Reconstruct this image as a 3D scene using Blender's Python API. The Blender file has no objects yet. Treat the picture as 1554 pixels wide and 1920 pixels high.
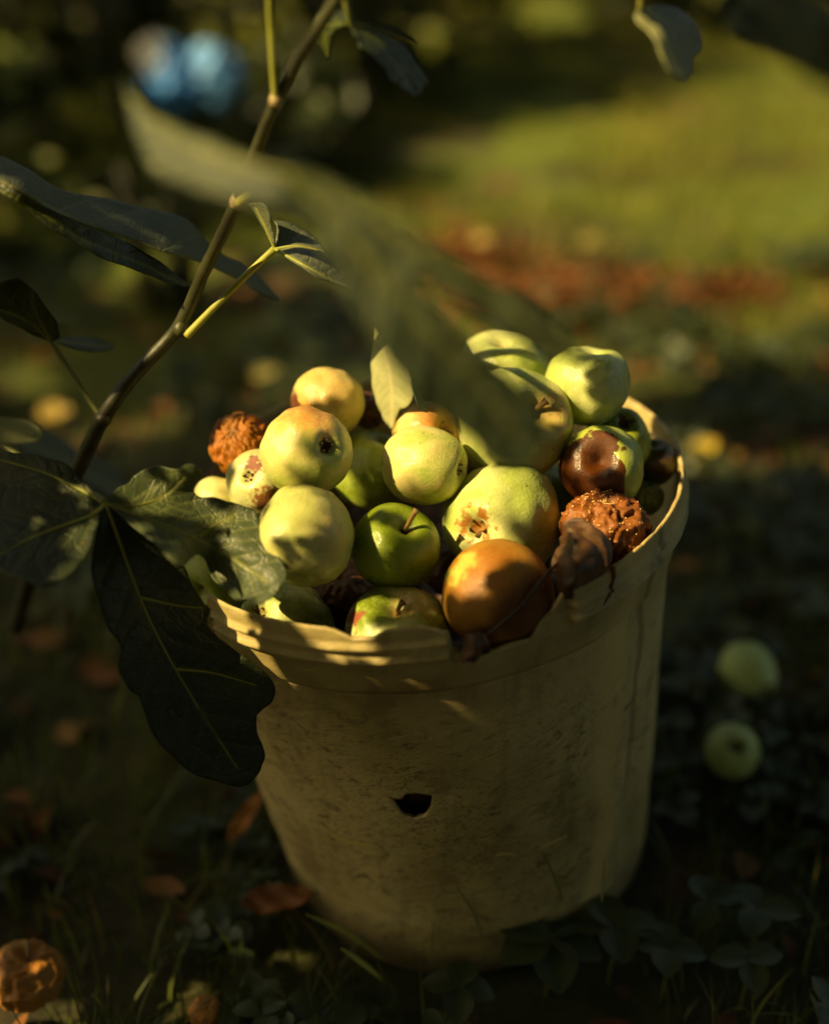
import bpy, bmesh, math, random
import numpy as np
from mathutils import Vector, Matrix, noise, geometry
C = bpy.context.scene
R = math.radians
rnd = random.Random(7)
nr = np.random.RandomState(11)

# ------------------------------------------------------------------ camera, sky, sun, exposure
F, CX, CY = 2600.0, 777.0, 960.0
PITCH = R(31)
CAM = Vector((0, -0.686, 0.657))
RT = Vector((1, 0, 0)); UP = Vector((0, math.sin(PITCH), math.cos(PITCH))); FW = Vector((0, math.cos(PITCH), -math.sin(PITCH)))
cd = bpy.data.cameras.new('camera'); cam = bpy.data.objects.new('camera', cd); C.collection.objects.link(cam)
cam.location = CAM; cam.rotation_euler = (R(90) - PITCH, 0, 0)
cd.sensor_fit = 'VERTICAL'; cd.sensor_height = 24; cd.lens = F * 24 / 1920
cd.clip_start = 0.02; cd.clip_end = 500
cd.dof.use_dof = True; cd.dof.focus_distance = 0.725; cd.dof.aperture_fstop = cd.lens / 25.0
C.camera = cam

SUN = Vector((-0.68, -0.26, 0.62)).normalized()
sl = bpy.data.lights.new('sun', 'SUN'); sun = bpy.data.objects.new('sun', sl); C.collection.objects.link(sun)
sl.energy = 5.0; sl.angle = R(0.5); sl.color = (1.0, 0.79, 0.52)
sun.rotation_euler = SUN.to_track_quat('Z', 'Y').to_euler(); sun.location = (-3, -1, 3)
w = bpy.data.worlds.new('World'); C.world = w; w.use_nodes = True
nt = w.node_tree; sky = nt.nodes.new('ShaderNodeTexSky'); sky.sky_type = 'NISHITA'; sky.sun_disc = False
sky.sun_elevation = math.asin(SUN.z); sky.sun_rotation = math.atan2(SUN.x, SUN.y); sky.dust_density = 4.0
nt.links.new(sky.outputs[0], nt.nodes['Background'].inputs[0]); nt.nodes['Background'].inputs[1].default_value = 0.08
C.view_settings.view_transform = 'Standard'; C.view_settings.look = 'None'; C.view_settings.gamma = 1
C.view_settings.exposure = 0.88
C.view_settings.use_white_balance = True
C.view_settings.white_balance_temperature = 10800; C.view_settings.white_balance_tint = -8
C.cycles.use_denoising = True
C.cycles.max_bounces = 6; C.cycles.sample_clamp_indirect = 4

# ------------------------------------------------------------------ geometry helpers
def W(px, py, d):
    return CAM + (FW + RT * ((px - CX) / F) + UP * ((CY - py) / F)) * d
def WZ(px, py, z):
    r = FW + RT * ((px - CX) / F) + UP * ((CY - py) / F)
    return CAM + r * ((z - CAM.z) / r.z)
def proj(p):
    v = Vector(p) - CAM; d = v.dot(FW)
    return CX + F * v.dot(RT) / d, CY - F * v.dot(UP) / d, d
def link(o, parent=None):
    C.collection.objects.link(o)
    if parent is not None: o.parent = parent
    return o
def tag(o, label=None, cat=None, group=None, kind=None):
    if label: o['label'] = label
    if cat: o['category'] = cat
    if group: o['group'] = group
    if kind: o['kind'] = kind
    return o
def mesh(name, vs, fs, mat=None, parent=None, smooth=True, attrs=None):
    m = bpy.data.meshes.new(name); m.from_pydata([tuple(v) for v in vs], [], fs)
    if smooth: m.polygons.foreach_set('use_smooth', [True] * len(m.polygons))
    if attrs:
        for k, a in attrs.items():
            at = m.attributes.new(k, 'FLOAT', 'POINT'); at.data.foreach_set('value', np.asarray(a, dtype=np.float32))
    m.update(); o = bpy.data.objects.new(name, m)
    if mat: m.materials.append(mat)
    return link(o, parent)
def empty(name, loc, parent=None):
    o = bpy.data.objects.new(name, None); o.location = loc; o.empty_display_size = 0.02
    return link(o, parent)
def under(o, root):   # parent keeping world coordinates already in the mesh
    o.parent = root; o.matrix_parent_inverse = Matrix.Translation(-root.location) if root.type == 'EMPTY' else root.matrix_world.inverted(); return o
def tube_geo(pts, rad, seg=10, jit=0.0):
    pts = [Vector(p) for p in pts]; vs, fs = [], []
    n = len(pts); up = Vector((0.3, 0.1, 0.9))
    prev = None
    for i, p in enumerate(pts):
        t = (pts[min(i + 1, n - 1)] - pts[max(i - 1, 0)]).normalized()
        a = t.cross(up if prev is None else prev); a = a.normalized() if prev is None else (prev - t * prev.dot(t)).normalized()
        prev = a; b = t.cross(a); r = rad[i] if hasattr(rad, '__len__') else rad
        for k in range(seg):
            q = 2 * math.pi * k / seg
            rr = r * (1 + jit * noise.noise(p * 160 + Vector((k * .6, i * .3, 0))))
            vs.append(p + (a * math.cos(q) + b * math.sin(q)) * rr)
    for i in range(n - 1):
        for k in range(seg):
            k2 = (k + 1) % seg
            fs.append((i * seg + k, i * seg + k2, (i + 1) * seg + k2, (i + 1) * seg + k))
    fs.append(tuple(range(seg))[::-1]); fs.append(tuple(range((n - 1) * seg, n * seg)))
    return vs, fs
def spline(P, n=6):
    P = [np.array(p, float) for p in P]; out = []
    for i in range(len(P) - 1):
        p0 = P[max(i - 1, 0)]; p1 = P[i]; p2 = P[i + 1]; p3 = P[min(i + 2, len(P) - 1)]
        for k in range(n):
            t = k / n
            out.append(0.5 * ((2 * p1) + (p2 - p0) * t + (2 * p0 - 5 * p1 + 4 * p2 - p3) * t * t + (3 * p1 - p0 - 3 * p2 + p3) * t ** 3))
    out.append(P[-1]); return out
def ptube(name, P, mat, parent, n=8, seg=10, jit=0.0):   # P = (px, py, depth, radius)
    S = spline(P, n); vs, fs = tube_geo([W(s[0], s[1], s[2]) for s in S], [float(s[3]) for s in S], seg, jit)
    o = mesh(name, vs, fs, mat); return under(o, parent) if parent else o

# ------------------------------------------------------------------ material helpers
class NB:
    def __init__(s, name):
        s.m = bpy.data.materials.new(name); s.m.use_nodes = True; s.t = s.m.node_tree
        s.b = s.t.nodes['Principled BSDF']; s.out = s.t.nodes['Material Output']
    def n(s, typ, ins=None, **kw):
        x = s.t.nodes.new('ShaderNode' + typ)
        for k, v in kw.items(): setattr(x, k, v)
        for k, v in (ins or {}).items(): s.set(x.inputs[k], v)
        return x
    def set(s, inp, v):
        if isinstance(v, bpy.types.NodeSocket): s.t.links.new(v, inp)
        elif isinstance(v, bpy.types.Node): s.t.links.new(v.outputs[0], inp)
        else:
            if isinstance(v, (tuple, list)) and inp.type == 'RGBA' and len(v) == 3: v = (*v, 1)
            inp.default_value = v
    def coord(s, which='Object'): return s.n('TexCoord').outputs[which]
    def noise(s, vec, scale, detail=4, rough=.55, dist=0): return s.n('TexNoise', {'Vector': vec, 'Scale': scale, 'Detail': detail, 'Roughness': rough, 'Distortion': dist}).outputs[0]
    def ramp(s, v, lo, hi, a=0., b=1.): return s.n('MapRange', {0: v, 1: lo, 2: hi, 3: a, 4: b}, interpolation_type='SMOOTHSTEP').outputs[0]
    def mix(s, f, a, b, mode='MIX'):
        x = s.n('Mix', data_type='RGBA', blend_type=mode); s.set(x.inputs[0], f); s.set(x.inputs[6], a); s.set(x.inputs[7], b); return x.outputs[2]
    def math(s, op, a, b=0.): return s.n('Math', {0: a, 1: b}, operation=op).outputs[0]
    def vmul(s, v, k): return s.n('VectorMath', {0: v, 1: k}, operation='MULTIPLY').outputs[0]
    def vadd(s, v, k): return s.n('VectorMath', {0: v, 1: k}, operation='ADD').outputs[0]
    def attr(s, name): return s.n('Attribute', attribute_name=name).outputs['Fac']
    def bump(s, h, strength, dist): return s.n('Bump', {'Strength': strength, 'Distance': dist, 'Height': h}).outputs[0]
    def fin(s, **kw):
        for k, v in kw.items(): s.set(s.b.inputs[k.replace('_', ' ')], v)
        return s.m

def leaf_mat(name, top, vein, trans, tr=.28, rough=.45, quilt=1.0, spots=True):
    q = NB(name); P = q.coord(); v = q.attr('vein')
    c = q.mix(q.noise(P, 60, 4), tuple(x * .7 for x in top), tuple(x * 1.35 for x in top))
    if spots:
        vo = q.n('TexVoronoi', {'Vector': P, 'Scale': 150.0}).outputs['Distance']
        c = q.mix(q.math('MULTIPLY', q.ramp(vo, .22, .1), q.ramp(q.noise(P, 45, 2), .58, .64)), c, (.09, .045, .015))
    c = q.mix(v, c, vein)
    h = q.math('ADD', q.math('MULTIPLY', q.noise(P, 420, 3), .35), q.math('MULTIPLY', q.noise(P, 130, 4), .9))
    net = q.n('TexVoronoi', {'Vector': P, 'Scale': 210.0}, feature='DISTANCE_TO_EDGE').outputs['Distance']
    net2 = q.n('TexVoronoi', {'Vector': P, 'Scale': 75.0}, feature='DISTANCE_TO_EDGE').outputs['Distance']
    ne = q.math('ADD', q.math('MULTIPLY', q.ramp(net, .09, .0), .4), q.math('MULTIPLY', q.ramp(net2, .05, .0), .7))
    c = q.mix(q.math('MULTIPLY', ne, .10), c, vein)
    h = q.math('SUBTRACT', q.math('SUBTRACT', h, q.math('MULTIPLY', v, .6)), q.math('MULTIPLY', ne, .45))
    nb = q.bump(h, .55 * quilt, .0012)
    q.fin(Base_Color=c, Roughness=rough, Normal=nb)
    q.b.inputs['Specular IOR Level'].default_value = .45
    tb = q.n('BsdfTranslucent', {'Color': q.mix(q.math('MULTIPLY', v, .5), trans, vein), 'Normal': nb})
    mx = q.n('MixShader', {0: tr, 1: q.b.outputs[0], 2: tb.outputs[0]}); q.t.links.new(mx.outputs[0], q.out.inputs[0])
    return q.m
M = {}
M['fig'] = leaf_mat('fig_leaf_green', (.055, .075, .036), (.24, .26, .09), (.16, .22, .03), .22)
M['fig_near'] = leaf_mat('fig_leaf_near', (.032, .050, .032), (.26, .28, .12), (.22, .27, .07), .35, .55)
M['fig_shaded'] = leaf_mat('fig_leaf_shaded', (.022, .032, .014), (.09, .11, .02), (.05, .08, .012), .16)  # darkened copy of the fig leaf, its shade put into the colour
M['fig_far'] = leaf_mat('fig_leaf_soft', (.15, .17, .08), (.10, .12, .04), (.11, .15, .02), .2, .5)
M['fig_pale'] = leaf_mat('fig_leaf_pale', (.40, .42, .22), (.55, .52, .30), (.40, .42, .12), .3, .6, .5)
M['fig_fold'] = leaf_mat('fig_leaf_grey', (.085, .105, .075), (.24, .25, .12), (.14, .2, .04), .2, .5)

def stem_mat(name, a, b, sc=40):
    q = NB(name); P = q.coord(); n1 = q.noise(P, sc, 5); n2 = q.noise(P, sc * 8, 3)
    return q.fin(Base_Color=q.mix(q.ramp(n1, .35, .65), a, b), Roughness=.5, Normal=q.bump(n2, .4, .0006))
M['bark'] = stem_mat('fig_bark', (.014, .014, .005), (.038, .040, .013))
M['shoot'] = stem_mat('fig_shoot', (.24, .26, .06), (.33, .33, .08))
M['shoot_dull'] = stem_mat('fig_shoot_dull', (.10, .12, .03), (.16, .16, .04))
M['node'] = stem_mat('fig_node', (.22, .16, .08), (.3, .22, .12))
M['twig'] = stem_mat('dark_twig', (.03, .016, .01), (.06, .03, .015))
M['applestem'] = stem_mat('apple_stem', (.16, .08, .03), (.30, .18, .07), 200)
M['calyx'] = stem_mat('apple_calyx', (.035, .018, .008), (.16, .08, .03), 300)

# ------------------------------------------------------------------ leaves traced at their own distance and curvature
def tps(pts):
    P = np.array(pts, float); X = P[:, :2] / 500.; n = len(P)
    if n < 4: 
        A = np.c_[np.ones(n), X]; k = np.linalg.lstsq(A, P[:, 2], rcond=None)[0]
        return lambda q: np.c_[np.ones(len(q)), q / 500.] @ k
    U = lambda r2: np.where(r2 > 0, r2 * np.log(r2 + 1e-12), 0)
    D = ((X[:, None] - X[None]) ** 2).sum(-1); K = U(D) + np.eye(n) * 1e-3; Q = np.c_[np.ones(n), X]
    A = np.zeros((n + 3, n + 3)); A[:n, :n] = K; A[:n, n:] = Q; A[n:, :n] = Q.T
    s = np.linalg.solve(A, np.r_[P[:, 2], 0, 0, 0])
    def f(q):
        q = q / 500.; d = ((q[:, None] - X[None]) ** 2).sum(-1)
        return U(d) @ s[:n] + np.c_[np.ones(len(q)), q] @ s[n:]
    return f
def inside(poly, pts):
    x, y = pts[:, 0], pts[:, 1]; r = np.zeros(len(pts), bool); n = len(poly)
    for i in range(n):
        x1, y1 = poly[i]; x2, y2 = poly[(i + 1) % n]
        c = ((y1 > y) != (y2 > y)) & (x < (x2 - x1) * (y - y1) / (y2 - y1 + 1e-12) + x1); r ^= c
    return r
def segdist(pts, poly, closed=False):
    d = np.full(len(pts), 1e9); n = len(poly); poly = np.asarray(poly, float)
    for i in range(n if closed else n - 1):
        a = poly[i]; b = poly[(i + 1) % n]; ab = b - a
        t = np.clip(((pts - a) @ ab) / (ab @ ab + 1e-9), 0, 1); d = np.minimum(d, np.hypot(*(pts - a - t[:, None] * ab).T))
    return d
def leaf(outline, dctrl, veins, mat, parent, step=6, serr=2.0, quilt=.0012, ribs=True, holes=(), seed=0, label=None, side=True, name='leaf', ribw=.0009, ribmat=None):
    g = random.Random(seed)
    ol = spline(list(outline) + [outline[0]], 8)[:-1]
    # resample evenly, add a gently toothed edge
    pts = [np.array(p[:2]) for p in ol]; res = []
    for i in range(len(pts)):
        a, b = pts[i], pts[(i + 1) % len(pts)]; L = np.hypot(*(b - a)); k = max(1, int(L / step))
        for j in range(k): res.append(a + (b - a) * j / k)
    res = np.array(res); tn = np.roll(res, -1, 0) - np.roll(res, 1, 0); nn = np.c_[tn[:, 1], -tn[:, 0]] / (np.hypot(*tn.T)[:, None] + 1e-9)
    cum = np.arange(len(res)) * step
    tooth = np.abs(np.sin(cum / 17.0 + 1.3 * np.sin(cum / 61.0))) - .5 + .5 * np.sin(cum / 43. + seed)
    res = res + nn * (tooth * serr)[:, None]
    vl = [np.array(spline(v, 8)) for v in veins]
    sec = []
    if side:
        for v in vl:
            L = np.r_[0, np.cumsum(np.hypot(*np.diff(v, axis=0).T))]; T = L[-1]; s = T * .14
            while s < T * .93:
                for sd in (-1, 1):
                    k = np.searchsorted(L, s); k = min(max(k, 1), len(v) - 1); p = v[k]; t = v[k] - v[k - 1]; t = t / (np.hypot(*t) + 1e-9)
                    a = R(48 + g.uniform(-6, 6)) * sd; ln = T * .42 * (1 - .5 * abs(s / T - .45)) * g.uniform(.85, 1.1); q = [p]
                    for j in range(10):
                        aa = a * (1 - .045 * j); dr = np.array([t[0] * math.cos(aa) - t[1] * math.sin(aa), t[0] * math.sin(aa) + t[1] * math.cos(aa)])
                        q.append(q[-1] + dr * ln / 10)
                    q = np.array(q); ok = inside(res, q); kk = len(q) if ok.all() else int(np.argmin(ok))
                    if kk > 2: sec.append(q[:kk])
                s += T * g.uniform(.09, .12)
    x0, y0 = res.min(0); x1, y1 = res.max(0)
    gx, gy = np.meshgrid(np.arange(x0, x1, step), np.arange(y0, y1, step * .87)); gx = gx + (np.arange(gx.shape[0]) % 2)[:, None] * step / 2
    G = np.c_[gx.ravel(), gy.ravel()] + nr.uniform(-.12, .12, (gx.size, 2)) * step
    G = G[inside(res, G)]; G = G[segdist(G, res, True) > step * .55]
    for h in holes: G = G[(~inside(np.array(h), G)) & (segdist(G, h, True) > step * .4)]
    vx = []
    for v in sec + vl:
        L = np.r_[0, np.cumsum(np.hypot(*np.diff(v, axis=0).T))]
        for s in np.arange(step, L[-1], step * .8): vx.append([np.interp(s, L, v[:, 0]), np.interp(s, L, v[:, 1])])
    if vx:
        vx = np.array(vx); vx = vx[inside(res, vx)]; vx = vx[segdist(vx, res, True) > step * .5]
        for h in holes: vx = vx[(~inside(np.array(h), vx)) & (segdist(vx, h, True) > step * .4)]
        keep = np.ones(len(G), bool)
        for i in range(0, len(vx), 400):
            d = np.hypot(G[:, None, 0] - vx[None, i:i + 400, 0], G[:, None, 1] - vx[None, i:i + 400, 1]).min(1); keep &= d > step * .45
        G = np.r_[G[keep], vx]
    co = [Vector(p) for p in res]; n = len(co); edges = [(i, (i + 1) % n) for i in range(n)]
    for h in holes:
        b = len(co); co += [Vector(p) for p in h]; edges += [(b + i, b + (i + 1) % len(h)) for i in range(len(h))]
    co += [Vector(p) for p in G]
    V2, E2, F2, *_ = geometry.delaunay_2d_cdt(co, edges, [], 1, 1e-4)
    V2 = np.array([tuple(v) for v in V2])
    fcs = [tuple(f) for f in F2]; cen = np.array([V2[list(f)].mean(0) for f in fcs]); ok = inside(res, cen)
    for h in holes: ok &= ~inside(np.array(h), cen)
    fcs = [f for f, k in zip(fcs, ok) if k]
    dep = tps(dctrl)(V2)
    dm = np.full(len(V2), 1e9)
    for v in vl: dm = np.minimum(dm, segdist(V2, v))
    ds = np.full(len(V2), 1e9)
    for v in sec: ds = np.minimum(ds, segdist(V2, v) * 1.3)
    dv = np.minimum(dm, ds)
    rip = np.array([noise.noise(Vector((p[0] / 70, p[1] / 70, seed * 3.1))) + .45 * noise.noise(Vector((p[0] / 28, p[1] / 28, seed * 1.7))) for p in V2])
    dep = dep - quilt * (1 - np.exp(-(dv / 13.) ** 2)) + quilt * 1.4 * rip
    vein = np.maximum(np.exp(-(dm / 3.2) ** 2), .32 * np.exp(-(ds / 2.4) ** 2))
    vs = [W(p[0], p[1], d) for p, d in zip(V2, dep)]
    o = mesh(name, vs, fcs, mat, attrs={'vein': vein})
    md = o.modifiers.new('thickness', 'SOLIDIFY'); md.thickness = .00045; md.offset = 0
    if parent: under(o, parent)
    if label: o['label'] = label
    if ribs:
        dd = tps(dctrl)
        for v in vl:
            dz = dd(v); k = len(v)
            a, f = tube_geo([W(p[0], p[1], z - .0002) for p, z in zip(v, dz)], [ribw * (1.15 - .95 * i / k) for i in range(k)], 6)
            r = mesh('midrib', a, f, ribmat or M['shoot_dull']); r.parent = o; r.matrix_parent_inverse = Matrix()
    return o

# ------------------------------------------------------------------ apples
def dirv(dx, dy):     # surface direction, in world space, of a spot seen dx right and dy down of the centre (in radii)
    z = math.sqrt(max(.0, 1 - dx * dx - dy * dy)); return (RT * dx - UP * dy - FW * z).normalized()
def apple_mesh(name, seed, squash=.9, taper=.16, top=.42, bot=.3, lump=.03, wr=0., seg=56, rings=44):
    vs, fs = [], []; o = Vector((seed * 3.7, seed * 1.3, seed * 2.1))
    for i in range(rings + 1):
        f = math.pi * i / rings
        for k in range(seg):
            th = 2 * math.pi * k / seg
            rho = 1 - top * math.exp(-(f / .33) ** 2) - bot * math.exp(-((math.pi - f) / .3) ** 2)
            xy = rho * math.sin(f) * (1 - taper * (1 - math.cos(f)) / 2) * (1 + .035 * math.cos(5 * th + seed) * max(0, -math.cos(f)) ** 2)
            p = Vector((xy * math.cos(th), xy * math.sin(th), rho * math.cos(f) * squash))
            u = Vector((math.sin(f) * math.cos(th), math.sin(f) * math.sin(th), math.cos(f)))
            k1 = noise.noise(u * 1.1 + o) * lump * 2 + noise.noise(u * 2.6 + o) * lump + noise.noise(u * 6 + o) * lump * .22
            if wr:
                us = Vector((u.x * 3.4 + u.z, u.y * 3.4, u.z * 1.2 - u.x * .6)); wq = Vector((noise.noise(u * 2 + o), noise.noise(u * 2 - o), 0)) * .8
                k1 += wr * (-abs(noise.noise(us + wq + o)) * 1.5 - .45 * abs(noise.noise(us * 2.6 + wq + o)) + .05 * noise.noise(u * 14 + o) + .35)
            vs.append(p * (1 + k1))
    for i in range(rings):
        for k in range(seg):
            k2 = (k + 1) % seg; fs.append((i * seg + k, (i + 1) * seg + k, (i + 1) * seg + k2, i * seg + k2))
    m = bpy.data.meshes.new(name); m.from_pydata([tuple(v) for v in vs], [], fs); m.polygons.foreach_set('use_smooth', [True] * len(fs)); m.update()
    return m
def apple_mat(name, seed, c1, c2, blush=None, patches=(), rough=.32, wrinkle=0, specks=.6, bcol=(.55, .13, .03)):
    q = NB(name); P = q.coord(); off = (seed * 1.7, seed * .9, seed * 2.3); Q = q.vadd(P, off)
    nrm = q.n('VectorMath', {0: P}, operation='NORMALIZE').outputs[0]
    streak = q.noise(q.vmul(q.vadd(nrm, off), (7., 7., .9)), 1.6, 4, .6)
    c = q.mix(q.ramp(q.noise(Q, 1.1, 3), .35, .65), c1, c2)
    c = q.mix(q.math('MULTIPLY', q.ramp(streak, .45, .7), .3), c, tuple(min(1, x * 1.2) for x in c2))
    if blush:
        d, lo, hi, amt = blush
        f = q.ramp(q.math('ADD', q.n('VectorMath', {0: nrm, 1: tuple(d)}, operation='DOT_PRODUCT').outputs['Value'], q.math('MULTIPLY', q.math('SUBTRACT', streak, .5), .9)), lo, hi)
        c = q.mix(q.math('MULTIPLY', f, amt), c, bcol)
    vo = q.n('TexVoronoi', {'Vector': Q, 'Scale': 17.0}); cell = q.n('SeparateColor', {0: vo.outputs['Color']}).outputs[0]
    c = q.mix(q.math('MULTIPLY', q.ramp(vo.outputs['Distance'], .16, .08), q.math('MULTIPLY', q.ramp(cell, .45, .5), .3)), c, (.62, .6, .3))
    vo2 = q.n('TexVoronoi', {'Vector': Q, 'Scale': 4.2}); c2l = q.n('SeparateColor', {0: vo2.outputs['Color']}).outputs[1]
    c = q.mix(q.math('MULTIPLY', q.ramp(q.math('ADD', vo2.outputs['Distance'], q.math('MULTIPLY', q.noise(Q, 18, 2), .12)), .17, .1), q.math('MULTIPLY', q.ramp(c2l, .48, .54), specks)), c, (.07, .035, .015))
    # russet round stem cavity and calyx basin
    z = q.n('SeparateXYZ', {0: nrm}).outputs[2]; za = q.math('ADD', q.math('ABSOLUTE', z), q.math('MULTIPLY', q.math('SUBTRACT', q.noise(Q, 9, 4), .5), .10))
    c = q.mix(q.math('MULTIPLY', q.ramp(za, .955, 1.0), .65), c, (.16, .08, .025))
    hgt = q.noise(Q, 22, 3); rg = rough
    for (d, lo, hi, col, k) in patches:
        f = q.math('ADD', q.n('VectorMath', {0: nrm, 1: tuple(d)}, operation='DOT_PRODUCT').outputs['Value'], q.math('MULTIPLY', q.math('SUBTRACT', q.noise(Q, k, 4, .55), .5), .4))
        m = q.ramp(f, lo, hi); rot = q.mix(q.noise(Q, 5, 5, .6), tuple(x * .55 for x in col), tuple(x * 1.5 for x in col))
        c = q.mix(m, c, rot)
    b = q.bump(hgt, .14 if not wrinkle else .2, .025 + .03 * wrinkle)
    q.fin(Base_Color=c, Roughness=q.ramp(q.noise(Q, 3, 3), .3, .7, rough - .07, rough + .12) if not patches else q.math('ADD', q.ramp(q.noise(Q, 3, 3), .3, .7, rough - .07, rough + .1), q.math('MULTIPLY', m, .38)), Normal=b)
    q.b.inputs['Subsurface Weight'].default_value = .12; q.b.inputs['Subsurface Scale'].default_value = .006
    q.b.inputs['Subsurface Radius'].default_value = (1, .8, .3)
    q.b.inputs['Specular IOR Level'].default_value = .5
    return q.m
TILT = R(-7.0); HB = .280; BASE = Vector((.036, .0, -.014))
BM = Matrix.Translation(BASE) @ Matrix.Rotation(TILT, 4, 'Y') @ Matrix.Rotation(R(-1.5), 4, 'X')
BMI = BM.inverted()
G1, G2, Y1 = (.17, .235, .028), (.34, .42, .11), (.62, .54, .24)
PALE = (.53, .56, .27)
BR, OR, RD = (.10, .030, .008), (.30, .11, .018), (.14, .035, .010)
# name, px, py, rx, z-height, aspect, axis dir on screen (dx,dy) , which end shows, colours ...
A = []
def ap(key, px, py, r, z, axis, end, c1, c2, label, **kw): A.append(dict(key=key, px=px, py=py, r=r, z=z, axis=axis, end=end, c1=c1, c2=c2, label=label, **kw))
ap('a5', 963, 797, 103, .305, (.48, -.32), 'stem', G2, PALE, 'large pale apple shadowed by the blurred leaf, reddish dent around its stub of stem', blush=((.75, -.1), .72, 1.1, .45), squash=.93, seed=1)
ap('a6', 938, 978, 108, .28, (-.52, .12), 'calyx', G2, PALE, 'biggest glossy green apple at the centre with a brown ringed eye', patches=[((-.52, .08), .92, 1.0, (.30, .12, .02), 7)], squash=.9, seed=2, lump=.045)
ap('a7', 932, 1112, 103, .26, (.1, .93), 'none', OR, (.34, .17, .035), 'smooth orange-brown rotten apple at the front under the thin dark twig', rotten=1, patches=[((-.75, -.5), .9, 1.0, (.42, .40, .10), 3), ((.45, .3), .72, .95, (.13, .045, .012), 2.5)], squash=.9, rough=.48, seed=3, lump=.02, specks=.8, top=.0, bot=.05)
ap('a8', 796, 873, 72, .270, (.93, .1), 'calyx', G2, Y1, 'small yellow-green apple lying sideways, dark eye at its right edge', squash=1.06, seed=4, taper=.12, lump=.02)
ap('a9', 740, 1028, 82, .255, (.34, -.62), 'stem', G1, (.2, .27, .04), 'dark green apple with an upright brown stem between four others', squash=.92, seed=5, lump=.02, specks=.9, stem=1)
ap('a10', 700, 885, 74, .26, (.3, -.9), 'none', G1, G2, 'green apple half hidden in the gap, small brown bruise near its top', patches=[((.33, -.78), .93, .99, (.4, .17, .04), 5)], squash=.95, seed=6)
ap('a11', 577, 846, 83, .30, (.56, -.1), 'calyx', G2, Y1, 'sunlit yellow-green apple topped with a red blush, black eye on its right', blush=((.1, -.9), .5, 1.15, .75), squash=.9, seed=7, specks=.8)
ap('a12', 616, 755, 68, .29, (-.8, .35), 'none', Y1, (.5, .40, .13), 'peach-yellow apple at the back left with a brown rotten underside', patches=[((-.6, .62), .72, .86, (.34, .10, .02), 3), ((-.9, .3), .8, .9, (.12, .03, .01), 3)], blush=((-.1, -.2), .3, 1.2, .35), squash=.93, seed=8, top=.1)
ap('a13', 455, 835, 58, .27, (-.2, -.4), 'none', OR, (.30, .09, .012), 'shrivelled orange-brown apple with wrinkled skin at the far left', rotten=1, wr=.16, squash=.95, seed=9, specks=.0, rough=.55, top=.1, bot=.1)
ap('a14', 487, 905, 63, .262, (-.3, -.2), 'calyx', Y1, PALE, 'scabby yellow apple with purple-brown streaks beside the leaf tip', patches=[((.25, .55), .86, .97, (.30, .12, .05), 8), ((-.05, -.62), .93, .99, (.25, .10, .07), 6)], seed=10, lump=.04, specks=.9, squash=.9)
ap('a15', 412, 946, 52, .245, (-.9, .2), 'none', Y1, PALE, 'bright yellow apple peeking out just above the leaf at the left rim', seed=11)
ap('a16', 570, 1004, 93, .265, (-.1, .95), 'none', (.36, .40, .13), (.50, .48, .20), 'yellow-green apple with a thin red scar, right of the hanging leaf lobe', blush=((.7, -.1), .8, 1.2, .35), squash=.95, seed=12, lump=.04)
ap('a17', 530, 1180, 92, .228, (-.5, -.42), 'calyx', G1, PALE, 'green apple low at the front left rim with a puckered sunlit eye', seed=13, squash=.92)
ap('a18', 410, 1078, 72, .225, (-.5, .5), 'none', G1, G2, 'yellow-green apple mostly hidden behind the big lobed leaf', seed=14)
ap('a19', 744, 1194, 97, .24, (-.03, -.78), 'stem', G1, PALE, 'green apple behind the broken front lip, brown hollow on top', blush=((.4, -.8), .82, 1.1, .6), patches=[((-.8, -.35), .95, 1.0, (.22, .05, .02), 6)], seed=15, squash=.86)
ap('a20', 797, 817, 64, .28, (.7, -.2), 'none', Y1, (.45, .28, .07), 'yellow and red blushed apple behind the curled pale leaf', blush=((.4, -.3), .3, .9, .6), patches=[((.75, -.15), .96, 1.0, BR, 6)], seed=16)
ap('a1', 940, 697, 84, .30, (-.02, -.82), 'none', G2, PALE, 'pale apple at the very back with a dimple showing on top', seed=17, squash=.85, specks=.1)
ap('a2', 1103, 724, 77, .295, (.1, -.95), 'none', G2, PALE, 'pale green apple at the back right resting above the rim', seed=18, squash=.95, specks=.2)
ap('a3', 1158, 826, 62, .257, (.1, -.56), 'calyx', G1, (.30, .33, .06), 'small green apple tucked against the back right wall, brown eye', seed=19, patches=[((.1, -.56), .96, 1.0, BR, 5)])
ap('a4', 1128, 877, 77, .272, (-.18, -.2), 'none', G2, (.32, .36, .07), 'green apple with a large dark brown rot patch over its left half', seed=20, patches=[((-.55, .35), .50, .55, (.085, .024, .006), 1.8), ((-.15, -.5), .90, .93, (.085, .024, .006), 3)], squash=.97)
ap('a21', 1130, 995, 80, .262, (0, -.9), 'none', (.24, .075, .018), (.19, .05, .012), 'collapsed rusty brown apple dotted with mould at the right rim', rotten=1, wr=.22, mould=1, seed=21, rough=.5, specks=0, top=.3, bot=.1, lump=.07, squash=.85)
ap('a23', 1209, 934, 34, .245, (0, -.9), 'none', (.12, .17, .09), (.18, .22, .10), 'little dull green shrunken apple wedged by the right wall', seed=23, wr=.1, lump=.05)
ap('a24', 690, 770, 34, .275, (0, -.9), 'none', (.16, .05, .02), (.10, .05, .03), 'small dark red-brown apple in the shade at the back', rotten=1, seed=24, wr=.08)
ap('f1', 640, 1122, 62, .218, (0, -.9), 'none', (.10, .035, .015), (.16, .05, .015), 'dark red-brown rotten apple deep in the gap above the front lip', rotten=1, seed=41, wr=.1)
ap('f2', 1068, 935, 66, .235, (0, -.9), 'none', G1, (.12, .10, .02), 'shadowed green apple deep between the rot-patched and biggest apples', seed=42)
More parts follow.
